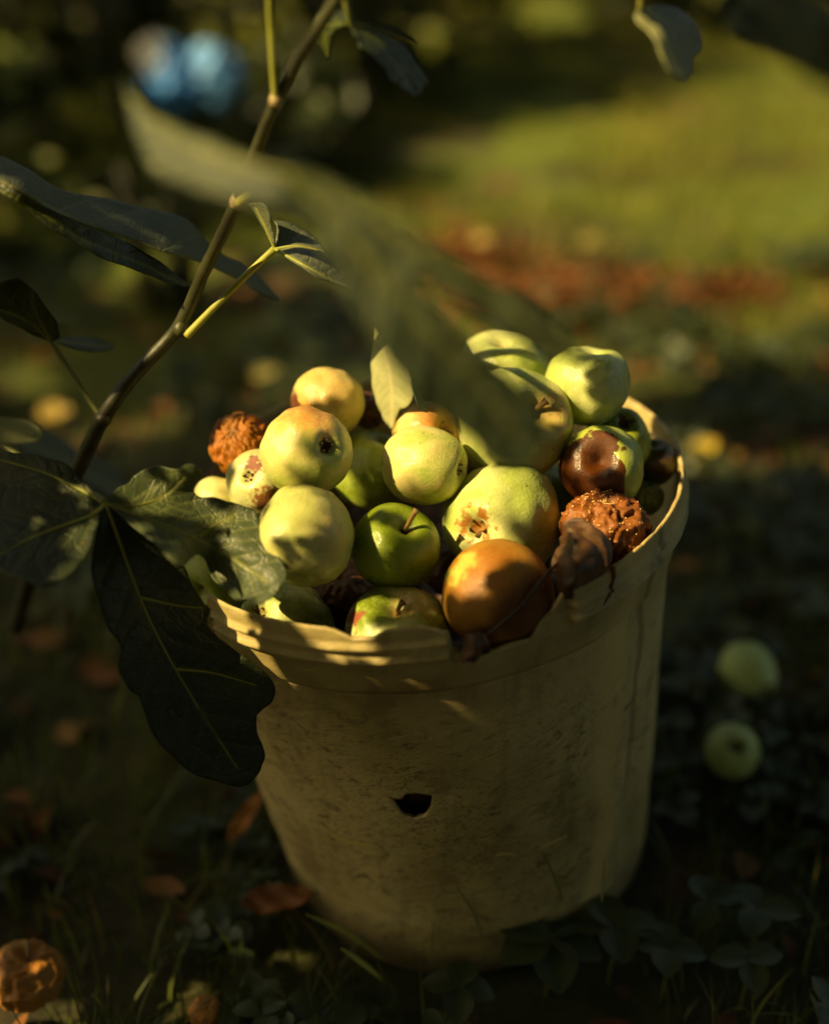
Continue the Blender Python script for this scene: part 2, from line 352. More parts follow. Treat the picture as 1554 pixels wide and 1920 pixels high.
ap('f3', 1222, 868, 44, .232, (0, -.9), 'none', (.10, .09, .02), (.08, .04, .012), 'dim brownish filler apple added low against the shaded inner right wall', seed=43)  # dark filler added where the bucket's inside only lies in shade
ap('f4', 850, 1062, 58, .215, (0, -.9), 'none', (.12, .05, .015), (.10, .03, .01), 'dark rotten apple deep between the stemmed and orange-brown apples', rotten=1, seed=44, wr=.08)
APX = {}
for a in A:
    p = WZ(a['px'], a['py'], a['z'] + .018); a['d0'] = a['d'] = (p - CAM).dot(FW)
BCEN = Vector((.008, 0, .25))
for it in range(600):          # settle the heap: slide apples along their sight lines until they just touch
    for a in A: a['g'] = 0.
    for i, a in enumerate(A):
        pa = W(a['px'], a['py'], a['d']); ra = a['r'] * a['d'] / F
        for b in A[i + 1:]:
            pb = W(b['px'], b['py'], b['d']); rb = b['r'] * b['d'] / F
            ov = (ra + rb) * .955 - (pa - pb).length
            if ov > 0:
                s = 1 if a['d'] > b['d'] else -1; a['g'] += s * ov * .25; b['g'] -= s * ov * .25
    for a in A:
        def out(d):
            p = BMI @ W(a['px'], a['py'], d); r_ = a['r'] * d / F * 1.06
            return max(0., math.hypot(p.x, p.y) + r_ - ((.146 if p.z > .248 else .146 - (.248 - p.z) * .12) if p.z < .293 else .146 + (p.z - .293) * 1.5)), p
        e, p = out(a['d'])
        if e > 0:
            e2, _ = out(a['d'] + .002); a['g'] += -.6 * e * (1 if e2 > e else -1)
        a['d'] += a['g'] + (a['d0'] - a['d']) * .004
print({a['key']: (round(a['d0'], 3), round(a['d'], 3)) for a in A})
for a in A:
    loc = W(a['px'], a['py'], a['d']); rr = a['r'] * a['d'] / F; dx, dy = a['axis']; v = dirv(dx, dy)
    if a['end'] == 'calyx': v = -v
    rot = v.to_track_quat('Z', 'Y').to_matrix(); inv = rot.transposed()
    loc3 = lambda t: inv @ dirv(*t)
    pt = [(loc3(d), lo, hi, c, k) for d, lo, hi, c, k in a.get('patches', ())]
    bl = a.get('blush'); bl = (loc3(bl[0]), *bl[1:]) if bl else None
    nm = 'rotten_apple' if a.get('rotten') else 'apple'
    sq = a.get('squash', .93)
    me = apple_mesh(nm, a['seed'], sq, a.get('taper', .16), a.get('top', .42), a.get('bot', .3), a.get('lump', .038), a.get('wr', 0), *((110, 84) if a.get('wr') else (64, 48)))
    me.materials.append(apple_mat(nm + '_skin', a['seed'], a['c1'], a['c2'], bl, pt, a.get('rough', .30), 1 if a.get('wr') else 0, a.get('specks', .75)))
    o = bpy.data.objects.new(nm, me); link(o); o.matrix_world = Matrix.LocRotScale(loc, rot.to_quaternion(), Vector((rr,) * 3) * 1.0)
    o.location = loc; o.rotation_mode = 'QUATERNION'; o.rotation_quaternion = rot.to_quaternion(); o.scale = (rr * 1.11,) * 3
    tag(o, a['label'], 'apple', 'apples heaped in the bucket'); a['o'] = o; a['loc'] = loc; a['rr'] = rr; APX[a['key']] = a
    if a['end'] == 'stem':
        L = .62 if a.get('stem') else .34; b0 = sq * .5
        P = [Vector((0, 0, b0)), Vector((.03, .01, b0 + L * .5)), Vector((.09, .03, b0 + L)), Vector((.13, .04, b0 + L * 1.12))]
        vs, fs = tube_geo(P, [.05, .045, .05, .075], 8, .3); s = mesh('stem', vs, fs, M['applestem']); s.parent = o
    if a['end'] == 'calyx':
        vs, fs = [], []; zb = -sq * .70
        for k in range(5):
            th = 2 * math.pi * k / 5 + a['seed']; c, s_ = math.cos(th), math.sin(th); b = len(vs)
            for (rad, wd, zz) in ((.02, .05, zb), (.09, .05, zb - .05), (.13, .028, zb - .12), (.10, .004, zb - .17)):
                for sg in (-1, 1): vs.append(Vector((c * rad - s_ * wd * sg, s_ * rad + c * wd * sg, zz + .01 * math.sin(k * 3))))
            for j in range(3): fs.append((b + 2 * j, b + 2 * j + 1, b + 2 * j + 3, b + 2 * j + 2))
        s = mesh('calyx', vs, fs, M['calyx']); md = s.modifiers.new('t', 'SOLIDIFY'); md.thickness = .02; s.parent = o
    if a.get('mould'):
        vs, fs = [], []; g = random.Random(5)
        q = NB('mould_spots'); mm = q.fin(Base_Color=(.72, .46, .20), Roughness=.8)
        nv = [v.co.copy() for v in me.vertices]
        for k in range(900):
            p = g.choice(nv); wp = rot @ p.normalized()
            if wp.dot(dirv(.25, -.35)) < .05 or noise.noise(p * 2.2) < -.12: continue
            r_ = g.uniform(.008, .022); b = len(vs); u = p.normalized(); t1 = u.orthogonal().normalized(); t2 = u.cross(t1)
            for (kk, hh) in ((1, 0), (.75, .8)):
                for m_ in range(6): th = m_ * math.pi / 3; vs.append(p + (t1 * math.cos(th) + t2 * math.sin(th)) * r_ * kk + u * r_ * hh)
            vs.append(p + u * r_ * 1.2)
            for m_ in range(6):
                n2 = (m_ + 1) % 6; fs.append((b + m_, b + n2, b + 6 + n2, b + 6 + m_)); fs.append((b + 6 + m_, b + 6 + n2, b + 12))
        s = mesh('mould_spots', vs, fs, mm); s.parent = o

def sd(px, py, off=.0015):
    r = (W(px, py, 1) - CAM).normalized(); best = None
    for a in A:
        oc = CAM - a['loc']; b = oc.dot(r); c = oc.dot(oc) - (a['rr'] * 1.06) ** 2; D = b * b - c
        if D > 0:
            t = -b - math.sqrt(D)
            if best is None or t < best: best = t
    return (best or .7) * r.dot(FW) - off
# dark shrivelled fruit and the thin stick leading down from it
q = NB('dark_rotten_skin'); P = q.coord()
dk = q.fin(Base_Color=q.mix(q.ramp(q.noise(P, 90, 4), .4, .7), (.045, .02, .010), (.14, .065, .03)), Roughness=.55, Normal=q.bump(q.noise(P, 260, 4), .6, .0012))
S = spline([(1092, 985, .696, .006), (1094, 1003, .693, .0118), (1090, 1028, .690, .0130), (1078, 1058, .688, .0125), (1062, 1085, .687, .0095), (1045, 1105, .687, .004)], 8)
vs, fs = tube_geo([W(s[0], s[1], s[2]) for s in S], [float(s[3]) for s in S], 22)
vs = [v + Vector((noise.noise(v * 60), noise.noise(v * 60 + Vector((9, 0, 0))), noise.noise(v * 60 + Vector((0, 9, 0))))) * .0065 + Vector((noise.noise(v * 190), noise.noise(v * 190 + Vector((9, 0, 0))), noise.noise(v * 190 + Vector((0, 9, 0))))) * .0022 for v in vs]
df = mesh('rotten_fruit', vs, fs, dk); tag(df, 'blackened shrivelled fruit curled against the mouldy brown apple', 'fruit')
df.modifiers.new('s', 'SUBSURF').render_levels = 1
tw = ptube('twig', [(1046, 1054, .690, .0008), (1028, 1074, sd(1018, 1090, .003), .0009), (1004, 1102, sd(1004, 1102), .0009), (975, 1138, sd(975, 1138), .0010), (930, 1178, sd(930, 1178), .0012), (895, 1202, sd(915, 1190), .0014)], M['twig'], None, 8, 8, .5)
tag(tw, 'thin dark twig lying across the orange-brown rotten apple', 'twig')
S = spline([(905, 1186, sd(905, 1180), .003), (893, 1203, sd(905, 1180, .002), .0062), (884, 1226, sd(905, 1180, .005), .0046), (880, 1242, sd(905, 1180, .007), .0018)], 8)
vs, fs = tube_geo([W(s[0], s[1], s[2]) for s in S], [float(s[3]) for s in S], 16)
vs = [v + Vector((noise.noise(v * 190), noise.noise(v * 190 + Vector((9, 0, 0))), noise.noise(v * 190 + Vector((0, 9, 0))))) * .0035 for v in vs]
tag(mesh('fruit_scrap', vs, fs, dk), 'dark sticky scrap of rotten fruit drooping over the broken lip', 'scrap')

# ------------------------------------------------------------------ bucket
root = empty('bucket', BASE); tag(root, 'dirty beige plastic bucket with a broken rim, filled with apples', 'bucket')
PROF = [(0, .113), (.004, .1155), (.02, .119), (.10, .129), (.19, .1385), (.203, .1396), (.2075, .1432), (.225, .1475), (.229, .1492), (.2310, .1528), (.2340, .1500), (.2370, .1496), (.2395, .1532), (.243, .1508), (.247, .1512), (.2505, .1512), (.252, .1500)]
DZ = .028
PROF = [(z + DZ * min(1, z / .19), r) for z, r in PROF]
zs = [p[0] for p in PROF]; rs = [p[1] for p in PROF]
BMI = BM.inverted()
def bucket_hit(px, py, r):      # where the sight line meets the bucket's near side (cylinder of radius r), as angle and height
    o = BMI @ CAM; d = (BMI.to_3x3() @ (W(px, py, 1) - CAM)); a = d.x ** 2 + d.y ** 2; b = 2 * (o.x * d.x + o.y * d.y); c = o.x ** 2 + o.y ** 2 - r * r
    t = (-b - math.sqrt(max(0, b * b - 4 * a * c))) / (2 * a); p = o + d * t; return math.atan2(p.x, -p.y), p.z
brk = [(560, 1162), (612, 1172), (640, 1186), (660, 1196), (700, 1195), (722, 1180), (745, 1173), (780, 1172), (815, 1180), (842, 1190), (850, 1222), (880, 1240), (925, 1228), (965, 1215), (1003, 1203), (1022, 1170), (1045, 1150), (1062, 1122), (1074, 1104), (1120, 1082), (1165, 1048), (1180, 1022), (1212, 985)]
bk = sorted([bucket_hit(x, y, .1505) for x, y in brk])
bt = [b[0] for b in bk]; bz = [min(b[1], .252 + DZ) for b in bk]
TL = bucket_hit(396, 1150, .1505)[0]
def ztop(th):
    if -2.12 < th < TL: return (.252 + DZ) - (.026 + .034 * min(1, (TL - th) / .35)) * min(1, (TL - th) / .05) * min(1, (th + 2.12) / .12) * (1 + .15 * noise.noise(Vector((th * 9, 0, 5))))
    if th < bt[0] or th > bt[-1]: z = .252 + DZ
    else: z = float(np.interp(th, bt, bz))
    return min(.252 + DZ, z) - .0003 * (1 + noise.noise(Vector((th * 15, 3, 1)))) - (.0008 * abs(noise.noise(Vector((th * 60, 1, 1)))) if bt[0] < th < bt[-1] else 0)
print('break z', [round(z, 4) for z in bz], [round(t, 2) for t in bt])
hole_px = [(736, 1488), (752, 1490), (765, 1478), (785, 1477), (812, 1483), (808, 1508), (798, 1524), (778, 1531), (762, 1524), (748, 1511)]
hole = np.array([bucket_hit(x, y, .129) for x, y in hole_px])
NA = 720
def wall(name, z0, z1, rows, mats):
    vs, fs = [], []; idx = {}
    ang = [-math.pi + 2 * math.pi * k / NA for k in range(NA)]
    hole_s = hole * np.array([.13, 1]); hs = set()
    for i in range(rows + 1):
        for k, th in enumerate(ang):
            zt = ztop(th); zz = z0 + (z1 - z0) * i / rows
            if z1 > .24: zz = z0 + (zt - z0) * i / rows
            t2 = th; 
            if z1 < .24 and abs(th) < .8:
                p = np.array([[th * .13, zz]]); dd = segdist(p, hole_s, True)[0]
                if dd < .0008:
                    best = None
                    for j in range(len(hole_s)):
                        a, b = hole_s[j], hole_s[(j + 1) % len(hole_s)]; ab = b - a; t = np.clip(((p[0] - a) @ ab) / (ab @ ab), 0, 1); c = a + t * ab; e = np.hypot(*(p[0] - c))
                        if best is None or e < best[0]: best = (e, c)
                    t2, zz = best[1][0] / .13, best[1][1]
            r = float(np.interp(zz, zs, rs))
            if .088 < t2 < .525 and zz > .226 + DZ: r = min(r, .1472)
            v = Vector((math.sin(t2) * 3, -math.cos(t2) * 3, zz * 14))
            r += .0013 * noise.noise(v * .9) + .0005 * noise.noise(v * 3)
            r -= .004 * math.exp(-((t2 - .95) / .10) ** 2) * math.exp(-((zz - .07) / .05) ** 2) - .0025 * math.exp(-((t2 - .8) / .1) ** 2) * math.exp(-((zz - .09) / .08) ** 2)
            vs.append(BM @ Vector((r * math.sin(t2), -r * math.cos(t2), zz)))
            idx[i, k] = (t2 * .13, zz)
    for i in range(rows):
        for k in range(NA):
            k2 = (k + 1) % NA
            if z1 < .24 and abs(ang[k]) < .8:
                c = (np.array(idx[i, k]) + np.array(idx[i, k2]) + np.array(idx[i + 1, k]) + np.array(idx[i + 1, k2])) / 4
                if inside(hole_s, c[None])[0]: continue
            fs.append((i * NA + k, i * NA + k2, (i + 1) * NA + k2, (i + 1) * NA + k))
    o = mesh(name, vs, fs); 
    for m_ in mats: o.data.materials.append(m_)
    md = o.modifiers.new('thickness', 'SOLIDIFY'); md.thickness = .0026; md.offset = -1; md.material_offset_rim = 1; md.use_quality_normals = True
    return under(o, root)
q = NB('weathered_plastic'); P = q.coord()
big = q.ramp(q.noise(P, 9, 5, .6, .3), .35, .7)
c = q.mix(big, (.50, .40, .195), (.31, .245, .105))
st = q.ramp(q.noise(q.vmul(P, (60., 60., 9.)), 1.0, 5, .65), .52, .75)
c = q.mix(q.math('MULTIPLY', st, .55), c, (.13, .105, .045))
fine = q.noise(q.vmul(P, (330., 330., 520.)), 1.0, 5, .7, 1.0)
zn = q.n('SeparateXYZ', {0: P}).outputs[2]
dirt = q.ramp(zn, .225, .17, .25, 1.0)
vary = q.ramp(q.noise(P, 13, 4, .6), .38, .62, .15, 1.)
c = q.mix(q.math('MULTIPLY', q.ramp(fine, .5, .66), q.math('MULTIPLY', q.math('MULTIPLY', dirt, vary), .9)), c, (.07, .058, .022))
mid = q.ramp(q.noise(q.vmul(P, (75., 75., 120.)), 1.0, 5, .7, .8), .55, .68)
c = q.mix(q.math('MULTIPLY', mid, q.math('MULTIPLY', dirt, .9)), c, (.13, .085, .03))
xy = q.n('SeparateXYZ', {0: P}); an = q.math('ARCTAN2', xy.outputs[0], q.math('MULTIPLY', xy.outputs[1], -1.)); hv = q.n('CombineXYZ', {0: q.math('MULTIPLY', an, 4.5), 1: q.math('ADD', q.math('MULTIPLY', xy.outputs[2], 170.), q.math('MULTIPLY', an, -9.))}).outputs[0]
fib = q.noise(hv, 1.6, 6, .75, 1.4)
c = q.mix(q.math('MULTIPLY', q.ramp(fib, .52, .66), q.math('MULTIPLY', dirt, .7)), c, (.10, .075, .028))
c = q.mix(q.math('MULTIPLY', q.ramp(fib, .44, .33), .5), c, (.62, .48, .20))
wob = q.math('MULTIPLY', q.math('SUBTRACT', q.noise(P, 22, 4), .5), .22)
bnd = q.ramp(q.math('ABSOLUTE', q.math('SUBTRACT', q.math('ADD', an, wob), .86)), .10, .02)
c = q.mix(q.math('MULTIPLY', bnd, .6), c, (.60, .44, .19))
bd2 = q.ramp(q.math('ABSOLUTE', q.math('SUBTRACT', q.math('ADD', an, wob), 1.02)), .035, .005)
c = q.mix(q.math('MULTIPLY', bd2, .6), c, (.13, .085, .035))
sc = q.ramp(q.noise(q.vmul(P, (120., 120., 520.)), 1.0, 3, .6, .6), .68, .73)
c = q.mix(q.math('MULTIPLY', sc, .75), c, (.60, .46, .15))
c = q.mix(q.math('MULTIPLY', q.ramp(q.math('ADD', zn, q.math('MULTIPLY', q.noise(P, 26, 5, .7), .06)), .07, .025), .8), c, (.075, .05, .022))
c = q.mix(q.math('MULTIPLY', q.ramp(q.noise(P, 19, 4, .6), .58, .7), .55), c, (.17, .10, .04))
hb = q.math('ADD', q.math('ADD', fib, q.noise(P, 240, 5, .7)), q.math('MULTIPLY', q.noise(P, 70, 4), 1.2))
PL = q.fin(Base_Color=c, Roughness=.6, Normal=q.bump(hb, .45, .0011))
q.b.inputs['Subsurface Weight'].default_value = .06; q.b.inputs['Subsurface Scale'].default_value = .004
q = NB('torn_plastic_edge'); P = q.coord()
ED = q.fin(Base_Color=q.mix(q.ramp(q.noise(P, 120, 3), .4, .6), (.55, .44, .24), (.38, .29, .14)), Roughness=.5)
wall('body', 0, .2033 + DZ, 150, (PL, ED))
wall('rim', .2033 + DZ, (.252 + DZ), 60, (PL, ED))
vs = [BM @ Vector((0, 0, .001))] + [BM @ Vector((.1115 * math.sin(2 * math.pi * k / 64), .1115 * math.cos(2 * math.pi * k / 64), .001)) for k in range(64)]
o = mesh('base', vs, [(0, k + 1, (k + 1) % 64 + 1) for k in range(64)], PL); under(o, root)
o.modifiers.new('t', 'SOLIDIFY').thickness = .002
for nm_, pts_, col_ in (('scuff', [(603, 1540, .0004), (622, 1560, .0014), (648, 1576, .0018), (680, 1583, .0011), (712, 1588, .0004)], (.45, .36, .12)), ('scuff', [(1010, 1590, .0003), (1035, 1578, .0007), (1062, 1566, .0003)], (.48, .36, .12)), ('scuff', [(925, 1605, .0003), (945, 1600, .0008), (968, 1603, .0003)], (.46, .34, .12))):
    q = NB('scuffed_plastic'); q.fin(Base_Color=col_, Roughness=.6); S_ = spline(pts_, 8); P4 = []
    for s_ in S_:
        th, z = bucket_hit(s_[0], s_[1], .128); r = float(np.interp(z, zs, rs)); th, z = bucket_hit(s_[0], s_[1], r); r = float(np.interp(z, zs, rs))
        P4.append((th, z, r, float(s_[2])))
    v_, f_ = [], []
    for k, (th, z, r, w2) in enumerate(P4):
        for j in range(-2, 3): v_.append(BM @ Vector(((r + .0009 - .0006 * (abs(j) == 2)) * math.sin(th), -(r + .0009 - .0006 * (abs(j) == 2)) * math.cos(th), z + j * w2 * .6 * (1 + .5 * noise.noise(Vector((k * .7, j, 0)))))))
    for k in range(len(P4) - 1):
        for j in range(4): f_.append((k * 5 + j, k * 5 + j + 1, k * 5 + j + 6, k * 5 + j + 5))
    under(mesh(nm_, v_, f_, q.m), root)
# brown drip on the rim (a dried stain lying on the plastic)
q = NB('dried_juice'); q.fin(Base_Color=(.16, .055, .022), Roughness=.4); DJ = q.m
dr = spline([(1146, 1062, .0016), (1149, 1078, .0015), (1147, 1092, .0010), (1146, 1106, .0012), (1136, 1122, .0008), (1128, 1132, .0003)], 8)
P3 = []
for s in dr:
    th, z = bucket_hit(s[0], s[1], .1515); th, z = bucket_hit(s[0], s[1], float(np.interp(z, zs, rs))); r = float(np.interp(z, zs, rs)) + .0002
    P3.append(BM @ Vector((r * math.sin(th), -r * math.cos(th), z)))
vs, fs = tube_geo(P3, [float(s[2]) for s in dr], 8); under(mesh('dried_juice', vs, fs, DJ), root)
# mash of rotten fruit under the apples
q = NB('rotten_mash'); P = q.coord()
mm = q.fin(Base_Color=q.mix(q.ramp(q.noise(P, 60, 5), .4, .65), (.016, .008, .004), (.085, .03, .014)), Roughness=.5, Normal=q.bump(q.noise(P, 160, 5), .9, .004))
vs, fs = [], []; n1, n2 = 40, 96
for i in range(n1 + 1):
    for k in range(n2):
        th = 2 * math.pi * k / n2; rr = .1375 * i / n1; p = Vector((rr * math.sin(th), -rr * math.cos(th), 0))
        z = .213 + .012 * noise.noise(p * 35) + .006 * noise.noise(p * 90); rr2 = rr * .985; vs.append(BM @ Vector((rr2 * math.sin(th), -rr2 * math.cos(th), z)))
for i in range(n1):
    for k in range(n2): k2 = (k + 1) % n2; fs.append((i * n2 + k, i * n2 + k2, (i + 1) * n2 + k2, (i + 1) * n2 + k))
b0 = len(vs)
for k in range(n2): th = 2 * math.pi * k / n2; vs.append(BM @ Vector((.121 * math.sin(th), -.121 * math.cos(th), .15)))
for k in range(n2): th = 2 * math.pi * k / n2; vs.append(BM @ Vector((.106 * math.sin(th), -.106 * math.cos(th), .01)))
for k in range(n2):
    k2 = (k + 1) % n2; fs.append((n1 * n2 + k, b0 + k, b0 + k2, n1 * n2 + k2)); fs.append((b0 + k, b0 + n2 + k, b0 + n2 + k2, b0 + k2))
tag(mesh('fruit_mash', vs, fs, mm), 'dark rotten fruit mash filling the bucket beneath the apples', 'fruit mash', kind='stuff')

# ------------------------------------------------------------------ fig branches
fb = empty('fig_branch', W(140, 895, .78)); tag(fb, 'slender fig branch crossing the left side, bearing the big blurred leaf', 'branch', 'fig branches round the bucket')
ptube('stem', [(30, 1180, .90, .0048), (80, 1010, .84, .0046), (140, 893, .79, .0044), (192, 787, .765, .0043), (245, 712, .755, .0039), (335, 612, .745, .0036), (385, 505, .72, .0034), (440, 390, .69, .0032), (478, 290, .665, .0031), (518, 190, .645, .0031), (560, 110, .63, .0030), (612, 30, .61, .003), (680, -90, .59, .003)], M['bark'], fb, 10, 14, .12)
ptube('petiole', [(350, 630, .742, .0022), (400, 578, .735, .0019), (460, 518, .728, .0018), (505, 476, .722, .0019), (516, 467, .72, .0022)], M['shoot'], fb, 8, 12)
ptube('petiole', [(517, 186, .641, .0017), (512, 120, .63, .0016), (508, 40, .62, .0017), (505, -60, .60, .0018)], M['shoot'], fb, 8, 12)
ptube('petiole', [(196, 790, .766, .0022), (170, 752, .768, .0018), (130, 690, .77, .0017), (98, 643, .77, .0019)], M['shoot_dull'], fb, 8, 12)
ptube('petiole', [(446, 382, .686, .0026), (462, 372, .675, .0025), (485, 358, .65, .0024), (502, 349, .59, .0021), (520, 335, .50, .0017), (535, 325, .447, .0014)], M['shoot'], fb, 8, 12)
ptube('shoot', [(514, 193, .646, .0017), (500, 232, .655, .0020), (488, 262, .66, .0018), (478, 288, .664, .0010)], M['shoot'], fb, 8, 10)
for (x, y, d, r) in ((445, 378, .686, .0040), (518, 186, .642, .0037), (193, 786, .763, .0050), (340, 616, .743, .0044)):
    vs, fs = tube_geo([W(x - 5, y + 14, d), W(x - 2, y + 6, d), W(x, y, d), W(x + 3, y - 8, d), W(x + 6, y - 15, d)], [r * .55, r * .9, r, r * .85, r * .5], 12, .25); under(mesh('node', vs, fs, M['node'] if y < 400 else M['bark']), fb)
# small in-focus leaf in the middle: a narrow folded half and the blade to the right
leaf([(516, 467), (500, 440), (487, 415), (472, 392), (468, 382), (492, 381), (505, 400), (510, 425), (514, 445)], [(516, 467, .72), (470, 385, .715), (500, 390, .705), (488, 420, .718)], [[(516, 467), (500, 430), (480, 390)]], M['fig_fold'], fb, 4, 1.2, .0005, seed=2, ribmat=M['shoot'])
leaf([(516, 467), (517, 445), (519, 425), (513, 414), (545, 418), (570, 432), (595, 452), (620, 488), (650, 525), (668, 545), (640, 538), (600, 523), (560, 498), (530, 478)], [(516, 467, .72), (515, 415, .728), (590, 455, .725), (660, 540, .71), (560, 495, .700)], [[(516, 467), (560, 462), (610, 478), (655, 532)], [(516, 467), (560, 492), (610, 520), (650, 538)]], M['fig_fold'], fb, 4, 1.5, .0008, seed=3, ribmat=M['shoot'])
# the big blurred leaf close to the lens, three long lobes from the petiole
bigleaf = [(530, 330), (470, 300), (400, 262), (330, 235), (270, 205), (235, 150), (240, 195), (252, 240), (285, 312), (355, 352), (435, 378), (500, 390), (552, 402), (596, 446), (634, 530), (678, 606), (718, 672), (775, 742), (835, 790), (880, 825), (922, 868), (970, 880), (1005, 855), (1020, 810), (1012, 760), (985, 725), (930, 680), (875, 640), (835, 598), (800, 560), (778, 520), (812, 535), (860, 570), (930, 617), (1000, 655), (1055, 672), (1105, 690), (1085, 650), (1040, 610), (980, 560), (900, 510), (830, 470), (760, 420), (690, 370), (620, 335), (570, 318)]
leaf(bigleaf, [(530, 330, .445), (240, 170, .48), (380, 290, .458), (640, 480, .448), (800, 650, .455), (980, 850, .475), (1000, 740, .468), (760, 440, .448), (900, 545, .455), (1090, 675, .468), (600, 340, .446)], [[(535, 325), (640, 430), (760, 570), (880, 700), (975, 830)], [(535, 325), (660, 380), (800, 480), (940, 570), (1085, 672)], [(535, 325), (430, 300), (330, 255), (245, 185)]], M['fig_near'], fb, 9, 3, .0007, seed=4, label='large out-of-focus three-lobed leaf hanging closest to the lens')
# leaf on the left petiole
leaf([(98, 640), (112, 632), (108, 605), (85, 570), (60, 540), (30, 520), (-10, 540), (0, 590), (45, 618), (70, 632)], [(98, 640, .77), (30, 530, .745), (0, 590, .77), (105, 600, .76)], [[(98, 640), (70, 590), (60, 545)], [(98, 640), (50, 600), (0, 580)]], M['fig_shaded'], fb, 5, 1.5, .0008, seed=5)
leaf([(98, 640), (140, 632), (190, 638), (215, 650), (190, 660), (140, 655)], [(98, 640, .77), (215, 650, .82), (150, 632, .8)], [[(98, 640), (210, 650)]], M['fig_shaded'], fb, 5, 1.2, .0005, seed=6)

f2 = empty('fig_branch', W(-160, 760, .74)); tag(f2, 'fig branch entering at the left edge with long drooping and big lobed leaves', 'branch', 'fig branches round the bucket')
ptube('stem', [(-420, 1500, .85, .006), (-300, 1100, .80, .0055), (-220, 800, .75, .005), (-190, 560, .72, .0045), (-180, 300, .70, .004), (-190, 0, .7, .0035)], M['bark'], f2, 8, 12, .1)
ptube('petiole', [(-205, 760, .745, .0022), (-60, 800, .72, .0019), (80, 880, .70, .0018), (170, 925, .685, .0019), (197, 942, .68, .0022)], M['shoot_dull'], f2, 8, 10)
ptube('petiole', [(-190, 500, .72, .0022), (-120, 400, .70, .0019), (-60, 330, .69, .0019), (-20, 310, .685, .0019)], M['shoot_dull'], f2, 8, 10)
# long drooping leaf, seen nearly edge-on, folded along the midrib
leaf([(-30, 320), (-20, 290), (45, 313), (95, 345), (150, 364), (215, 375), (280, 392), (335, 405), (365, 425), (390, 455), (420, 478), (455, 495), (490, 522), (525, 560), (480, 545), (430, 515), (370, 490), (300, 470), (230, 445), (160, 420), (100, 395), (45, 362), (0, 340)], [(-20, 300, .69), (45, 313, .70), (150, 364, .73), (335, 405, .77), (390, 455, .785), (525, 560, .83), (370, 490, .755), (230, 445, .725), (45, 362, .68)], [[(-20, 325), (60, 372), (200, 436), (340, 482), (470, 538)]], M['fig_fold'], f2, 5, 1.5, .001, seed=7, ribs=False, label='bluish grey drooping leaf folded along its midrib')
leaf([(-30, 325), (0, 340), (45, 362), (100, 395), (160, 424), (230, 452), (290, 485), (330, 515), (358, 540), (310, 528), (250, 505), (190, 482), (130, 445), (90, 425), (45, 385), (0, 360)], [(-20, 325, .683), (45, 362, .68), (230, 450, .724), (358, 540, .745), (190, 482, .705), (45, 388, .685)], [[(-20, 345), (60, 390), (150, 445), (250, 490), (350, 535)]], M['fig_shaded'], f2, 4, 1.3, .0006, seed=8, ribs=False)
# lobed leaf lying against the bucket
lobeA = [(198, 944), (222, 915), (243, 905), (250, 893), (272, 880), (300, 873), (330, 880), (352, 872), (370, 876), (378, 890), (366, 902), (362, 918), (372, 930), (400, 932), (430, 940), (455, 948), (476, 956), (484, 970), (488, 985), (505, 992), (512, 1010), (516, 1028), (526, 1045), (534, 1062), (537, 1085), (520, 1110), (505, 1124), (480, 1131), (460, 1122), (445, 1126), (425, 1110), (408, 1095), (392, 1072), (384, 1050), (372, 1040), (360, 1046), (342, 1062), (320, 1048), (290, 1018), (255, 990), (225, 965), (205, 948)]
leaf(lobeA, [(198, 944, .68), (300, 873, .69), (370, 876, .672), (366, 915, .695), (476, 956, .695), (537, 1085, .672), (480, 1131, .668), (392, 1072, .692), (342, 1062, .655), (260, 990, .672), (330, 960, .688), (450, 1030, .682)], [[(200, 945), (275, 972), (330, 995), (390, 1022), (450, 1055), (500, 1092)], [(200, 945), (240, 950), (300, 935), (345, 895)], [(372, 1008), (405, 985), (440, 965)]], M['fig'], f2, 3.4, 1.5, .0006, seed=9, holes=[[(427, 992), (431, 988), (433, 997), (431, 1006), (428, 1009), (425, 1001)], [(421, 1016), (424, 1014), (425, 1019), (422, 1020)]], label='sunlit green lobe with a torn hole, resting on the apples', ribw=.0007)
lobeB = [(198, 944), (215, 955), (255, 988), (300, 1024), (330, 1052), (348, 1068), (362, 1100), (380, 1125), (396, 1146), (392, 1165), (402, 1186), (430, 1212), (468, 1238), (500, 1262), (516, 1290), (512, 1315), (492, 1330), (480, 1348), (484, 1380), (496, 1410), (490, 1440), (470, 1468), (440, 1475), (400, 1462), (360, 1450), (330, 1420), (300, 1395), (275, 1350), (262, 1310), (240, 1290), (222, 1250), (228, 1210), (205, 1180), (190, 1140), (178, 1100), (170, 1060), (178, 1020), (185, 985)]
leaf(lobeB, [(198, 944, .68), (348, 1068, .70), (396, 1146, .706), (516, 1290, .715), (490, 1440, .725), (360, 1450, .71), (222, 1250, .68), (175, 1070, .672), (320, 1250, .698)], [[(198, 944), (222, 1010), (245, 1075), (275, 1150), (310, 1220), (350, 1290), (400, 1370), (445, 1440)], [(262, 1120), (330, 1135), (380, 1140)], [(330, 1255), (400, 1262), (480, 1285)]], M['fig_shaded'], f2, 5, 1.6, .0005, seed=10, label='large dark lobe hanging down in front of the bucket side', ribw=.0007, ribmat=M['shoot'])
lobeC = [(198, 944), (180, 925), (155, 900), (130, 872), (105, 862), (85, 858), (65, 852), (30, 850), (-20, 845), (-70, 860), (-80, 920), (-60, 1000), (-10, 1060), (40, 1085), (90, 1100), (130, 1080), (165, 1040), (180, 1000), (190, 965)]
